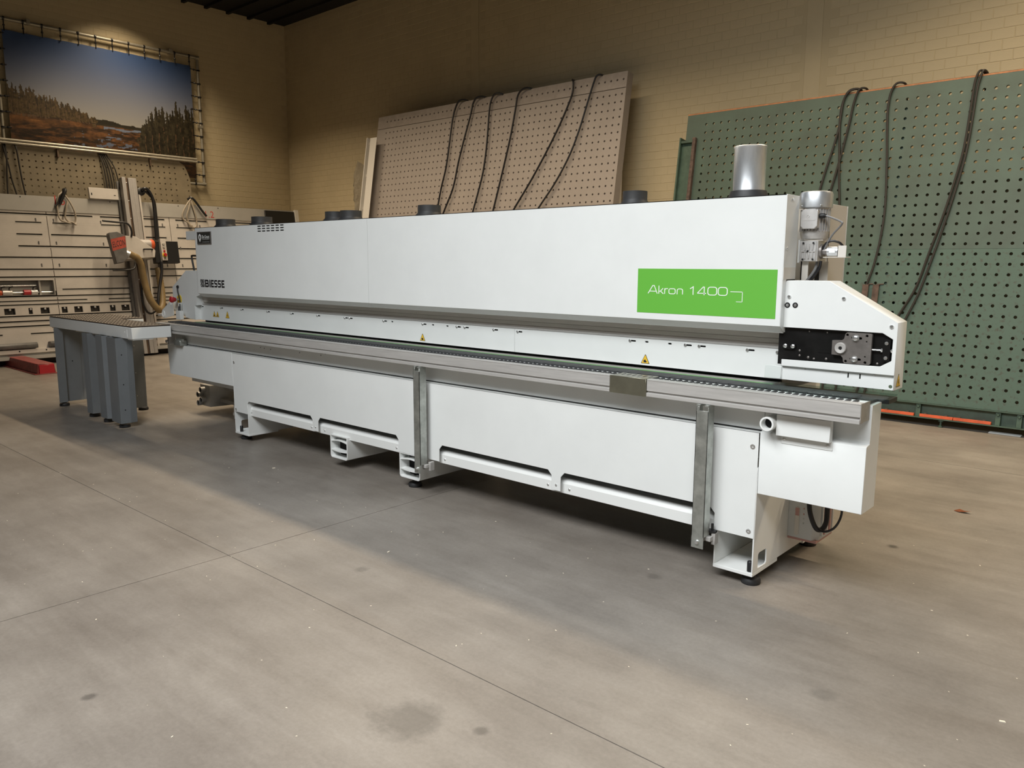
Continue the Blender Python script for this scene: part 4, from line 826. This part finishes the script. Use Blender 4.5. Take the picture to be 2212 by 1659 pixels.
# ------------------------------------------------------------------ left wall: banner
BN = thing('landscape_banner', 'printed canvas of a forest lake laced into a pipe frame', 'banner', (XW+.08, 6.0, 3.1))
def canvas():
    nu, nv = 330, 200; y0, y1, z0, z1 = 4.44, 7.565, 3.222, 5.293
    u = np.linspace(0, 1, nu+1); v = np.linspace(0, 1, nv+1)
    V = [(0, 0, 0)]*0; VV = []
    for b_ in v:
        for a in u: VV.append((XW+.10+.012*math.sin(a*9)*math.sin(b_*5), y0+(y1-y0)*a, z0+(z1-z0)*b_+ .012*abs(math.sin(a*PI*11.5))*(b_ > .5)*(b_-.5)))
    Fc = [[j*(nu+1)+i, j*(nu+1)+i+1, (j+1)*(nu+1)+i+1, (j+1)*(nu+1)+i] for j in range(nv) for i in range(nu)]
    def vn(x, y, s):         # value noise
        g = rng_tab; xi, yi = np.floor(x*s).astype(int), np.floor(y*s).astype(int); fx, fy = x*s-xi, y*s-yi; fx = fx*fx*(3-2*fx); fy = fy*fy*(3-2*fy)
        h = lambda a, c: g[(a*57+c*131) % 4096]
        return (h(xi, yi)*(1-fx)+h(xi+1, yi)*fx)*(1-fy)+(h(xi, yi+1)*(1-fx)+h(xi+1, yi+1)*fx)*fy
    rng_tab = rng.rand(4096)
    U, W_ = np.meshgrid((u[:-1]+u[1:])/2, (v[:-1]+v[1:])/2)
    asp = 1.5; X, Y = U*asp, W_
    hor = .400 - .03*U
    t = np.clip((W_-hor)/(1-hor), 0, 1)[..., None]
    sky = np.array([.42, .40, .36])*(1-t)**1.6 + np.array([.055, .105, .25])*(1-(1-t)**1.6)
    sky = sky*(1+.16*np.exp(-((U-.05)/.35)**2))[..., None]
    img = sky.copy()
    fb = lambda x, y, s_: .5*vn(x, y, s_)+.3*vn(x+3, y+9, s_*2.1)+.2*vn(x+7, y+1, s_*4.3)
    n3 = fb(X, Y, 40); n5 = vn(X, Y, 95)
    # ground: rust-coloured bog with dark streaks and small blue pools
    gm = W_ < hor
    st_ = fb(X*1.1, Y*5.5, 9); st2 = fb(X*2.2+4, Y*9, 10)
    k1 = np.clip((st_-.46)*5, 0, 1)[..., None]; k2 = np.clip((st2-.50)*6, 0, 1)[..., None]
    gcol = np.array([.030, .018, .010])*(.5+n3[..., None]) + k1*np.array([.105, .042, .012])*(.5+n3[..., None]) + k2*np.array([.050, .022, .010])
    band = np.exp(-((W_-.345)/.022)**2)*np.clip(1-U/.5, 0, 1); gcol = gcol + (band*(.4+n3))[..., None]*np.array([.15, .062, .016])
    pool = (fb(X*1.5+9, Y*4.5, 9) > .66) & (U > .28) & (U < .80) & (W_ < .32) & (W_ > .05); gcol[pool] = (.14, .165, .23)
    pool2 = (abs(W_-.352-.006*np.sin(U*40)) < .009*fb(X*3, Y*0, 12)*2) & (U > .47) & (U < .69); gcol[pool2] = (.17, .20, .27)
    gcol = gcol*np.clip(1.25-1.5*np.clip(U-.55, 0, 1), .35, 1)[..., None]*np.clip(.45+2.0*W_, .4, 1)[..., None]
    img = np.where(gm[..., None], gcol, img)
    rid = hor + .010 + .010*vn(X, Y*0, 40) + .022*np.clip(1-abs(U-.48)/.10, 0, 1); m_ = (W_ < rid) & (W_ >= hor-.015) & (U > .38) & (U < .8); img[m_] = np.array([.030, .024, .014])
    ml = np.zeros_like(U, dtype=bool); mr = np.zeros_like(U, dtype=bool)
    def pine(u0, base, top, wd, col, mask, trunk):
        t = (W_-base)/(top-base); jag = .55+.9*vn(X*1.0+u0*31, Y, 75)*vn(X+u0*7, Y*1.6, 48)*2
        half = 1.45*wd*np.clip((1.02-t), 0, 1)**.75*np.where(t < .30, .35+.9*vn(X+u0*5, Y, 60), 1)*jag
        hit = (abs(U-u0) < half) & (t > .12) & (t < 1)
        shade = (.25+1.2*vn(X+u0, Y, 60)+.6*vn(X, Y+u0, 120)) * np.where((U-u0) < 0, 1.15, .75)
        img[hit] = (np.array(col)*shade[..., None])[hit]; mask |= hit
        tr = (abs(U-u0-.002*np.sin(W_*40)) < .0022) & (t > 0) & (t < .62) & (vn(X*0+u0, Y, 60) > .35); img[tr] = trunk; mask |= tr
    for rw in range(3):          # left wood, back row to front row
        for u0 in np.linspace(-.01, .43, 34):
            u_ = u0 + rng.uniform(-.008, .008); top = np.interp(u_, [0, .1, .2, .28, .34, .40, .435], [.600, .590, .545, .505, .490, .445, .40]) + rng.uniform(-.045, .02) - rw*.015
            pine(u_, np.interp(u_, [0, .43], [.375, .385])-.006*rw, top, rng.uniform(.010, .017), (.066, .043, .018), ml, (.13, .082, .046))
    for (u_, top) in ((.69, .42), (.71, .47), (.725, .50), (.745, .545), (.77, .59), (.79, .57), (.81, .60), (.835, .565), (.855, .55), (.87, .58), (.895, .665), (.915, .62), (.93, .56), (.955, .645), (.97, .61), (.99, .63), (.78, .50), (.83, .49), (.88, .52), (.925, .50), (.96, .52), (.74, .46), (.70, .43)):
        pine(u_, .13+.16*max(0, .85-u_), top, rng.uniform(.020, .030), (.030, .024, .013), mr, (.115, .066, .036))
    dk = (U > .68) & (W_ < .36-.25*np.clip(.80-U, 0, 1)) & (W_ > .12+.5*np.clip(.86-U, 0, 1)) & (fb(X*2, Y, 30) > .38) & ~mr; img[dk] = img[dk]*.45
    img = np.clip(np.where((W_ > hor)[..., None] & ~(ml | mr)[..., None], img*.62, img*.8), 0, 1)
    me = bpy.data.meshes.new('canvas'); me.from_pydata(VV, [], Fc); me.update()
    at = me.color_attributes.new('print', 'FLOAT_COLOR', 'CORNER'); col = np.ones((nu*nv, 4, 4), dtype=np.float32); col[:, :, :3] = img.reshape(-1, 1, 3); at.data.foreach_set('color', col.ravel())
    me.polygons.foreach_set('use_smooth', [True]*len(me.polygons))
    m = bpy.data.materials.new('canvas_print'); m.use_nodes = True; nt = m.node_tree; b = nt.nodes['Principled BSDF']; an = nt.nodes.new('ShaderNodeVertexColor'); an.layer_name = 'print'
    nt.links.new(an.outputs[0], b.inputs['Base Color']); b.inputs['Roughness'].default_value = .38; me.materials.append(m)
    o = link('canvas', me, BN, -BN.location); return o
cv = canvas()
B('canvas_backing', (XW+.078, XW+.082, 4.445, 7.56, 3.227, 5.285), BEIGEPNT, BN)
PX = XW+.085
for p0, p1 in (((PX, 4.32, 5.47), (PX, 7.70, 5.47)), ((PX, 7.71, 5.46), (PX, 7.725, 3.12)), ((PX, 4.32, 3.115), (PX, 7.72, 3.115)), ((PX, 4.33, 3.12), (PX, 4.33, 5.47))):
    bm = BM(); cyl(bm, p0, p1, .027, n=14); obj('frame_pipe', bm, PIPE, BN)
for y, z in ((7.71, 5.465), (7.722, 3.118), (4.33, 5.468), (4.33, 3.118)):
    bm = BM(); lathe(bm, [(.02, -.036), (.036, -.03), (.036, .03), (.02, .036)], (PX, y, z), (0, 1, 0), 12); obj('pipe_elbow', bm, PIPE, BN)
for y, z in ((4.83, 5.50), (7.20, 5.50), (7.72, 4.22)):
    bm = BM(); box(bm, XW, PX+.035, y-.03, y+.03, z-.05, z+.03); obj('wall_clip', bm, PIPE, BN, .004)
def tie(a, b_):
    bm = BM(); a, b_ = Vector(a), Vector(b_); tube(bm, [a, a*.4+b_*.6, b_], .0095, 6, 0)
    bmesh.ops.create_icosphere(bm, subdivisions=1, radius=.021, matrix=Matrix.Translation(a*.45+b_*.55)); lathe(bm, [(.030, -.012), (.030, .012)], a, (b_-a).cross(Vector((1, 0, 0))), 8); return obj('lacing_tie', bm, BLCABLE, BN)
for y in np.linspace(4.47, 7.54, 12): tie((PX+.022, y, 5.47), (PX+.026, y, 5.275)); 
for k, z in enumerate(np.linspace(5.23, 3.28, 9)): tie((PX+.022, 7.712, z), (PX+.026, 7.545, z+.01)); tie((PX+.022, 4.33, z), (PX+.026, 4.46, z+.01))
for y in np.linspace(4.6, 7.54, 11): tie((PX+.022, y, 3.115), (PX+.026, y, 3.245))
# ------------------------------------------------------------------ tan perforated board behind the saw
BL_ = Vector((-14.50, 0, 2.60)); BRT = Matrix.Rotation(R(-5.0), 3, 'Y')
TB = thing('tan_perforated_board', 'tan perforated board behind the white wall saw', 'board', BL_, (0, R(-5.0), 0), world=False)
hold = perforated('board', [4.445+.1003*i for i in range(-16, 27)], [-2.48+.1003*k for k in range(33)], .014, .03, 2.7, 7.0, -2.55, .852, BROWNB, TB)
for v in hold.data.vertices:
    x, y, z = v.co; k = .13*min(1, max(0, (.85-z)/.3))**.7 if x > 6.99 else 0
    if x > 6.99 and z > .8: k = -.05
    v.co = (-y, x+k, z)
hold.data.update(); hold.data.flip_normals()
for dz, r_ in ((.920, .021), (.872, .021)):
    bm = BM(); cyl(bm, (.05, 2.7, dz), (.05, 7.375, dz), r_, n=12); obj('top_tube', bm, PIPE, TB, world=False)
for y in (3.6, 4.98, 6.5): lb2('tube_bracket', (-.01, .045, y-.014, y+.014, .72, .90), BROWNM, TB, .002)
for y in (3.3, 5.2, 6.9):
    bm = BM(); prism(bm, [(-.03, .8), (-.08, .8), (-.30, -2.48), (-.22, -2.48), (-.03, .2)], 'y', y, y+.05); obj('rear_strut', bm, BROWNM, TB, world=False)
lb2('board_foot', (-.30, .02, 2.8, 7.0, -2.56, -2.50), BROWNM, TB)
BP = {'slanting, left of the others': [(4.194, .85), (4.206, .673), (4.233, .503), (4.255, .289), (4.295, .082), (4.34, -.2)], 'hanging straight at the left end': [(4.224, .839), (4.219, .674), (4.2, .429), (4.183, .212), (4.175, .074), (4.17, -.2)], 'right of the pair at the left end': [(4.349, .86), (4.37, .791), (4.383, .575), (4.397, .337), (4.423, .084), (4.45, -.2)]}
for k, v in BP.items(): drape('air_hose', v, .012, BRCABLE, 'thin dark hose over the tan board, ' + k, BL_, BRT, 'hoses hung over the tan board', off=.045, ax='y')
for k, nm in zip(range(5), ('first', 'second', 'third', 'fourth', 'last')):
    a = 5.634+.026*k; d_ = .06+.018*k + (.03 if k == 4 else 0)
    drape('air_hose', [(a, .86), (a+d_*.7, .649), (a+d_, .416), (a+d_*1.05, .24), (a+d_*1.1, -.1)], .010, BRCABLE, 'thin dark hose in the bundle beside the saw column, %s from left' % nm, BL_, BRT, 'hoses hung over the tan board', off=.045, ax='y')

# ------------------------------------------------------------------ wall saw
SL = Vector((-13.90, 0, .10)); TH = R(8.2)
SAW = thing('wall_panel_saw', 'white vertical panel saw with slotted face along the left wall', 'saw', SL, (0, -TH, 0), world=False)
cz = math.cos(TH)
def vz(z): return (z-.1)/cz
YA, YB = 2.6, 9.28; NICHE_Y = 4.61
lb2('top_bar', (-.06, .012, YA, YB, vz(2.408), vz(2.652)), SAWG, SAW, .002)
lb2('back_plate', (-.09, -.045, NICHE_Y, YB, vz(.16), vz(2.41)), SAWD, SAW); lb2('back_plate', (-.09, -.045, YA, NICHE_Y, vz(.16), vz(1.075)), SAWD, SAW); lb2('back_plate', (-.09, -.045, YA, NICHE_Y, vz(1.32), vz(2.41)), SAWD, SAW)
COLS = [(YA, 4.6205), (4.6295, 6.6305), (6.6395, 8.6385), (8.6475, YB)]
ALL = [(YA, YB)]
RHT = [(6.03, 6.55), (6.75, 7.35), (7.9, 8.5), (8.75, 9.2)]
LEV = [(2.357, .036, [(YA, 5.33), (5.45, 5.86)] + RHT), (2.225, .03, [(3.0, 3.9), (4.166, 4.538), (4.70, 5.07), (5.45, 5.86)] + RHT), (2.035, .034, [(3.0, 3.9), (4.16, 4.53), (4.657, 5.86)] + RHT), (1.846, .036, [(4.165, YB)]), (1.669, .034, ALL), (1.482, .032, ALL), (1.36, .032, ALL),
       (1.157, .03, [(4.717, YB)]), (1.055, .03, ALL), (.985, .026, [(YA, 5.076), (5.42, YB)]), (.926, .028, ALL), (.748, .034, ALL), (.665, .034, ALL), (.589, .034, ALL), (.470, .030, [(YA, 3.78), (4.17, YB)])]
NICHE = (1.082, 1.312, YA, 4.608)
WIN = [(3.845, 3.997), (4.184, 4.24), (4.355, 4.485), (4.666, 4.753), (4.856, 4.986), (5.109, 5.252), (5.422, 5.51), (5.611, 5.744), (6.3, 6.4), (6.75, 6.9), (7.3, 7.4), (7.8, 7.95)]
WZ = (.783, .880)
edges = [2.408] 
bands = []     # boards between slot levels
prev = 2.408
for (z, h, op) in LEV: bands.append((z+h/2, prev)); prev = z-h/2
bands.append((.16, prev))
def board(y0, y1, z0, z1, nm='face_board'):
    if y1-y0 < .004 or z1-z0 < .003: return
    bm = BM(); box(bm, -.03, 0, y0, y1, vz(z0), vz(z1)); return obj(nm, bm, SAWW, SAW, .0012, world=False)
for (z0, z1) in bands:
    for (a, b_) in COLS:
        if z0 < 1.2 < z1 and a < 4.0:      # niche interrupts this board
            board(a, b_, NICHE[1], z1); board(NICHE[3], b_, max(z0, NICHE[0]), NICHE[1]); 
            continue
        if abs(z1-(.926-.014)) < .002 and abs(z0-(.748+.017)) < .002:     # row of windows
            board(a, b_, WZ[1], z1); board(a, b_, z0, WZ[0]); cur = a
            for (p, q) in WIN:
                if a <= p < b_: board(cur, p, *WZ); cur = q
            board(cur, b_, *WZ); continue
        if z1 < 1.15 and z0 > 1.06 and a < 4.0: continue
        board(a, b_, z0, z1)
for (z, h, op) in LEV:
    inv = []; cur = YA
    for (a, b_) in op: inv.append((cur, a)); cur = b_
    inv.append((cur, YB))
    for (a, b_) in inv:
        for (c0, c1) in COLS:
            y0, y1 = max(a, c0), min(b_, c1)
            if z == 1.157 and y0 < 4.6: y0 = NICHE[3]
            board(y0, y1, z-h/2-.0005, z+h/2+.0005, 'face_filler')
    for (a, b_) in op:      # the grey sill in each slot
        bm = BM(); prism(bm, [(-.03, vz(z-h/2)), (.001, vz(z-h/2)), (.001, vz(z-h/2)+h*.42), (-.03, vz(z-h/2)+h*.55)], 'y', a, b_)
        o = obj('slot_sill', bm, SAWG, SAW, world=False)
lb2('niche_back', (-.115, -.105, YA, NICHE[3], vz(NICHE[0]), vz(NICHE[1])), SAWG, SAW); lb2('niche_side', (-.15, .0, NICHE[3]-.012, NICHE[3], vz(NICHE[0]), vz(NICHE[1])), SAWG, SAW); lb2('niche_floor', (-.15, 0, YA, NICHE[3], vz(NICHE[0])-.004, vz(NICHE[0])), SAWW, SAW); lb2('niche_divider', (-.15, -.02, 4.385, 4.41, vz(1.082), vz(1.312)), SAWG, SAW)
bm = BM(); cyl(bm, (-.06, YA, vz(1.13)), (-.06, 4.60, vz(1.13)), .013, n=10); shf = obj('niche_shaft', bm, ZINC, SAW, world=False)
bm = BM(); cyl(bm, (-.08, YA, vz(1.24)), (-.08, 4.36, vz(1.24)), .012, n=10); obj('niche_shaft', bm, ZINC, SAW, world=False)
for y0, y1, m_ in ((3.55, 3.86, ORANGE), (3.87, 4.0, CASTAL), (4.165, 4.265, REDP), (4.27, 4.36, CASTAL)):
    bm = BM(); cyl(bm, (-.06, y0, vz(1.13)), (-.06, y1, vz(1.13)), .042, n=12); o = obj('clamp_sleeve', bm, m_, SAW, world=False)
for y in (3.875, 3.985, 4.32):
    bm = BM(); tube(bm, [(-.05, y-.02, vz(1.16)), (-.03, y-.02, vz(1.20)), (-.02, y, vz(1.215)), (-.01, y+.03, vz(1.22))], .010, 6, 3); obj('clamp_lever', bm, BLACK, SAW, world=False)
for (p, q) in WIN:
    lb2('window_back', (-.05, -.046, p, q, vz(WZ[0]), vz(WZ[1])), GREYH, SAW)
    bm = BM(); c_ = (p+q)/2+.01; lathe(bm, [(.018, 0), (.018, .03), (.012, .034)], (-.045, c_, vz(.862)), (1, 0, 0), 10); obj('support_roller', bm, ZINC, SAW, world=False)
for y in (4.46, 4.72, 5.45):
    for z in (2.27, 1.905, 1.55): 
        bm = BM(); box(bm, -.002, .002, y-.010, y+.010, vz(z)-.024, vz(z)+.024); cyl(bm, (0, y, vz(z)+.02), (.006, y, vz(z)+.02), .010, n=8); obj('face_clip', bm, GREYH, SAW, world=False)
for y in (6.5, 6.78, 7.2):
    for z in (2.27, 1.86, 1.55): lb2('face_clip', (-.002, .005, y-.010, y+.010, vz(z)-.024, vz(z)+.024), GREYH, SAW)
# foot of the saw
bm = BM(); prism(bm, [(.0, vz(.245)), (.12, vz(.245)), (.13, vz(.30)), (.10, vz(.335)), (0, vz(.335))], 'y', YA, 4.215); obj('support_bar', bm, GREYH, SAW, .003, world=False)
bm = BM(); prism(bm, [(.0, vz(.245)), (.12, vz(.245)), (.13, vz(.30)), (.10, vz(.335)), (0, vz(.335))], 'y', 4.40, 5.7); obj('support_bar', bm, GREYH, SAW, .003, world=False)
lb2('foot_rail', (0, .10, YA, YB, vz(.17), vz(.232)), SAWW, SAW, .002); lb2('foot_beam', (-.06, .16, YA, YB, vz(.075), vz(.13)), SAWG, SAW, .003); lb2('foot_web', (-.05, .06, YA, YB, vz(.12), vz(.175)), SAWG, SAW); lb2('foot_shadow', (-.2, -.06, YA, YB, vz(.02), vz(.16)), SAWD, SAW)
for y in (3.4, 3.95, 4.33): bolt(SAW, 0.101, y, vz(.205), .012, (1, 0, 0), m=DARK, h=.002, name='rail_hole')
bm = BM(); lathe(bm, [(.03, 0), (.03, .02), (.014, .024)], (0, 0, 0), (1, 0, 0), 10); bm.free()
# column that carries the sawing head
lb2('column_frame', (.02, .06, 5.77, 5.83, -.06, 2.90), GREYH, SAW, .002)
lb2('column_rail', (.06, .19, 5.815, 5.875, -.09, 2.95), SAWAL, SAW, .003); lb2('column_strip', (.06, .165, 5.875, 5.915, -.09, 2.945), BROWNM, SAW)
bm = BM(); box(bm, .06, .20, 5.915, 6.05, -.09, 2.94); box(bm, .195, .206, 5.985, 6.0, -.09, 2.94); obj('column_rail', bm, SAWAL, SAW, .003, world=False)
for v in (2.86, 2.55, 2.25, 1.2, .9, .6): bolt(SAW, .165, 5.895, v, .008, (1, 0, 0), h=.004, name='column_bolt')
lb2('guide_rod', (.08, .11, 6.10, 6.13, .02, 2.76), SAWW, SAW); lb2('guide_rod', (.06, .08, 6.085, 6.10, .02, 2.70), GREYH, SAW)
lb2('carriage_cover', (.012, .06, 5.305, 5.83, vz(2.652), vz(2.652)+.185), SAWW, SAW, .003)
bm = BM(); box(bm, .06, .062, 5.335, 5.35, vz(2.71), vz(2.745)); box(bm, .06, .062, 5.70, 5.73, vz(2.72), vz(2.73)); obj('cover_slot', bm, DARK, SAW, world=False)
bm = BM(); lathe(bm, [(.07, 0), (.07, .05), (.05, .06)], (.06, 6.15, 2.74), (1, 0, 0), 14); obj('cable_pulley', bm, BLACK, SAW, world=False)
# sawing head: guard with a red label, white wedge body, motor
bm = BM(); prism(bm, [(5.40, 1.42), (5.52, 1.44), (5.585, 1.50), (5.60, 1.88), (5.47, 1.945), (5.345, 1.925), (5.335, 1.88)], 'x', .44, .56); gd = obj('blade_guard', bm, GREYH, SAW, .006, world=False)
bm = BM(); prism(bm, [(5.575, 1.90), (5.80, 1.885), (6.10, 1.66), (6.10, 1.64), (6.08, 1.54), (5.575, 1.50)], 'x', .18, .48); wb_ = obj('head_body', bm, SAWW, SAW, .004, world=False)
lb2('head_ledge', (.10, .46, 5.62, 6.09, 1.535, 1.625), SAWG, SAW, .003)
bm = BM(); tube(bm, [(.485, 5.90, 1.668), (.515, 5.91, 1.668), (.515, 6.03, 1.668), (.485, 6.04, 1.668)], .014, 8, 4); obj('head_handle', bm, BLACK, SAW, world=False)
sg = lambda u, v, d: (.561+d, u, v)
bm = BM(); prism(bm, [(5.362, 1.62), (5.585, 1.690), (5.590, 1.875), (5.350, 1.815)], 'x', .560, .5612); obj('red_label', bm, SIGNRED, SAW, world=False)
text_mesh('label_lettering', 'ELCON', (5.375, 5.575, 1.68, 1.775), lambda u, v, d: (.5612+d, u, v+(u-5.385)*.24), INK, SAW, offset=.0, depth=.0015)
bm = BM(); cyl(bm, (.24, 5.87, 1.79), (.24, 6.13, 1.79), .088, n=20); obj('saw_motor', bm, SAWAL, SAW, world=False); bm = BM(); lathe(bm, [(.090, 0), (.096, .03), (.085, .06), (.05, .07)], (.24, 6.12, 1.79), (0, 1, 0), 20); obj('motor_cap', bm, ORANGE, SAW, world=False)
bm = BM(); cyl(bm, (.46, 5.57, 1.62), (.48, 5.66, 1.58), .055, .058, n=16); obj('hose_collar', bm, GALVB, SAW, world=False)
hp = [(.47, 5.633, 1.604), (.47, 5.711, 1.563), (.46, 5.789, 1.521), (.44, 5.843, 1.419), (.42, 5.859, 1.282), (.40, 5.882, 1.127), (.40, 5.904, .972), (.40, 5.938, .833), (.40, 6.0, .719), (.38, 6.062, .655), (.34, 6.113, .645), (.28, 6.19, .739), (.22, 6.235, .923), (.17, 6.255, 1.141), (.12, 6.27, 1.40)]
bm = BM(); tube(bm, hp, .056, 14, 10, ribs=.055); obj('dust_hose', bm, HOSETAN, SAW, smooth=70, world=False)
for r_, m_, pts in ((.026, BLCABLE, [(.12, 6.154, 2.762), (.15, 6.196, 2.785), (.15, 6.245, 2.775), (.15, 6.294, 2.697), (.15, 6.321, 2.583), (.15, 6.321, 2.392), (.15, 6.306, 2.141), (.15, 6.294, 1.90)]), (.022, BLCABLE, [(.11, 6.17, 2.72), (.12, 6.22, 2.74), (.12, 6.29, 2.68), (.13, 6.345, 2.58), (.13, 6.35, 2.39), (.13, 6.345, 2.14), (.14, 6.33, 1.90)]),
                    (.026, BLCABLE, [(.35, 6.234, 1.48), (.35, 6.225, 1.32), (.36, 6.165, 1.103), (.38, 6.11, .93), (.40, 6.076, .8), (.4, 6.05, .70)]), (.017, BLCABLE, [(.3, 5.939, 1.519), (.3, 5.954, 1.364), (.3, 5.879, 1.114), (.3, 5.852, .899), (.3, 5.858, .752), (.3, 5.902, .629), (.3, 5.967, .591), (.3, 6.04, .623), (.28, 6.10, .68)]),
                    (.016, BLACK, [(.50, 5.284, 2.126), (.50, 5.499, 2.112), (.50, 5.651, 2.103), (.50, 5.714, 2.05), (.50, 5.733, 1.955), (.48, 5.723, 1.876)]), (.014, BLACK, [(.5, 5.348, 1.313), (.5, 5.493, 1.316), (.5, 5.657, 1.328), (.48, 5.72, 1.371), (.45, 5.74, 1.45)])):
    bm = BM(); tube(bm, pts, r_, 10, 6); obj('black_hose' if r_ > .0165 else 'push_handle', bm, m_, SAW, world=False)
cb = lb2('control_box', (.13, .25, 6.19, 6.62, 1.475, 1.857), BLACK, SAW, .004)
lb2('control_column', (.13, .27, 6.27, 6.30, 1.40, 1.89), GREYH, SAW)
cp = lb2('control_panel', (.25, .29, 6.293, 6.388, 1.515, 1.89), SAWW, SAW, .003)
for v, r_, m_ in ((1.80, .022, SAWG), (1.745, .020, SAWG), (1.675, .017, REDP), (1.555, .012, GREYH)):
    bm = BM(); lathe(bm, [(r_, 0), (r_, .012), (r_*.8, .016)], (.29, 6.34, v), (1, 0, 0), 12); obj('panel_button', bm, m_, cp, world=False)
bm = BM(); cyl(bm, (.29, 6.34, 1.61), (.296, 6.34, 1.61), .042, n=14); obj('stop_disc', bm, YPLAST, cp, world=False); bm = BM(); lathe(bm, [(.022, 0), (.030, .025), (.026, .034)], (.296, 6.34, 1.61), (1, 0, 0), 14); obj('stop_knob', bm, REDP, cp, world=False)
RNUM = mat('red_marker', (.50, .03, .02), .6)
text_mesh('red_number', '16', (4.775, 4.925, 2.45, 2.60), lambda u, v, d: (.0125+d, u, v), RNUM, SAW, offset=-.01, depth=.001)
text_mesh('red_number', '1.2', (7.335, 7.50, 2.36, 2.48), lambda u, v, d: (.0125+d, u, v), RNUM, SAW, offset=-.01, depth=.001)
for y in (4.28, 5.64, 6.83, 7.6): bolt(SAW, .012, y, vz(2.62), .010, (1, 0, 0), m=DARK, h=.002, name='bar_hole')
# loops of hose hung on the saw
SM = Matrix.Translation(SL) @ Matrix.Rotation(-TH, 4, 'Y')
def loops(name, label, paths, hook):
    T = thing(name, label, 'hose', SM @ Vector((.05, paths[0][0][0], 2.3)))
    for p in paths:
        bm = BM(); tube(bm, [SM @ Vector((.05+.012*math.sin(i*1.7), a, b_)) for i, (a, b_) in enumerate(p)], .0135, 8, 5); obj('loop', bm, STRAP, T)
    for p, r_ in hook:
        bm = BM(); tube(bm, [SM @ Vector((q[2] if len(q) > 2 else .07, q[0], q[1])) for q in p], r_, 8, 4); obj('hook_arm', bm, BLACK, T)
loops('hose_loop', 'pale hose loops hanging from a black hook left of the saw column',
      [[(4.89, 2.654), (4.823, 2.585), (4.791, 2.464), (4.792, 2.337), (4.801, 2.209), (4.872, 2.166), (4.982, 2.152), (5.04, 2.201), (5.039, 2.331), (4.996, 2.477), (4.942, 2.593), (4.89, 2.654)], [(4.958, 2.511), (4.918, 2.398), (4.887, 2.25), (4.933, 2.178), (4.992, 2.162), (5.03, 2.126), (5.035, 2.16)]],
      [([(4.94, 2.70, .0), (4.93, 2.68, .06), (4.87, 2.55, .05), (4.83, 2.46, .03)], .032), ([(4.84, 2.60, .06), (4.80, 2.47, .06), (4.75, 2.407, .06)], .014)])
loops('hose_loop', 'pale hose loops hanging from a long black lever right of the saw column',
      [[(7.078, 2.695), (6.971, 2.568), (6.879, 2.408), (6.884, 2.305), (6.955, 2.239), (7.008, 2.163), (7.09, 2.166), (7.128, 2.246), (7.112, 2.402), (7.08, 2.574), (7.07, 2.69)], [(7.05, 2.66), (7.0, 2.50), (6.95, 2.35), (6.99, 2.22), (7.04, 2.18)]],
      [([(7.03, 2.68, .0), (7.08, 2.70, .06), (7.15, 2.62, .07), (7.24, 2.48, .07), (7.325, 2.375, .06)], .021)])
# dark panel and pale board end behind the saw's far end
o = lb2('black_panel', (.03, .06, 8.56, 9.22, vz(2.25), vz(2.625)), BLACK, None, .002); o.matrix_world = SM; tag(o, 'black panel fixed at the far end of the white wall saw', 'panel')
o = lb2('pale_batten', (.02, .08, 9.23, 9.31, vz(1.9), vz(2.66)), BEIGEPNT, None, .002); o.matrix_world = SM; tag(o, 'pale upright batten beside the black panel in the corner', 'batten')

# ------------------------------------------------------------------ small things on the floor
RB = thing('red_beam', 'red steel beam lying under the white wall saw', 'beam', (-13.2, 3.85, 0))
bm = BM(); prism(bm, [(3.77, .012), (3.79, .15), (4.0, .15), (4.02, .012)], 'x', -14.3, -12.50); obj('beam_body', bm, REDST, RB, .006)
B('beam_flange', (-14.3, -12.46, 3.73, 4.04, 0, .012), REDST, RB, .002)
B('beam_end_plate', (-12.50, -12.485, 3.80, 4.0, .012, .135), REDP, RB, .003)
bm = BM(); gv = []
for i, (x, y, z) in enumerate(((-.05, 0, .003), (-.02, .022, .014), (.02, .018, .006), (.055, -.002, .018), (.02, -.02, .012), (-.02, -.018, .004), (0, 0, .012))): gv.append(bm.verts.new((-1.083+x, 5.66+y, z)))
for i in range(6): bm.faces.new((gv[6], gv[i], gv[(i+1) % 6]))
bmesh.ops.solidify(bm, geom=bm.faces[:], thickness=.002)
tag(obj('dry_leaf', bm, LEAFM), 'small dry brown leaf on the floor at right', 'leaf')
o = B('white_offcut', (-1.49, -1.22, 8.60, 8.68, 0, .008), LETTER, None, .002); tag(o, 'thin white offcut on the floor below the green board', 'offcut')
V, Fc = [], []
for k in range(260):
    x, y = random.uniform(-6.5, 1.5), random.uniform(.9, 5.5)
    if 3.5 < y < 4.5 and x < -1.0: continue
    s = random.uniform(.0012, .0032) if random.random() < .95 else random.uniform(.004, .008); a = random.uniform(0, PI); o = len(V)
    for (p, q) in ((-s*1.6, -s*.6), (s*1.6, -s*.6), (s*1.3, s*.6), (-s*1.3, s*.6)):
        for zz in (0.0002, s*.5): V.append((x+p*math.cos(a)-q*math.sin(a), y+p*math.sin(a)+q*math.cos(a), zz))
    Fc += [[o+1, o+3, o+5, o+7], [o, o+2, o+3, o+1], [o+2, o+4, o+5, o+3], [o+4, o+6, o+7, o+5], [o+6, o, o+1, o+7], [o, o+6, o+4, o+2]]
me = bpy.data.meshes.new('wood_chips'); me.from_pydata(V, [], Fc); me.materials.append(CHIPM); wc = link('wood_chips', me); wc['kind'] = 'stuff'; tag(wc, 'fine pale wood chips scattered over the concrete floor', 'wood chips')
for o in bpy.data.objects:
    if '_w' in o: del o['_w']
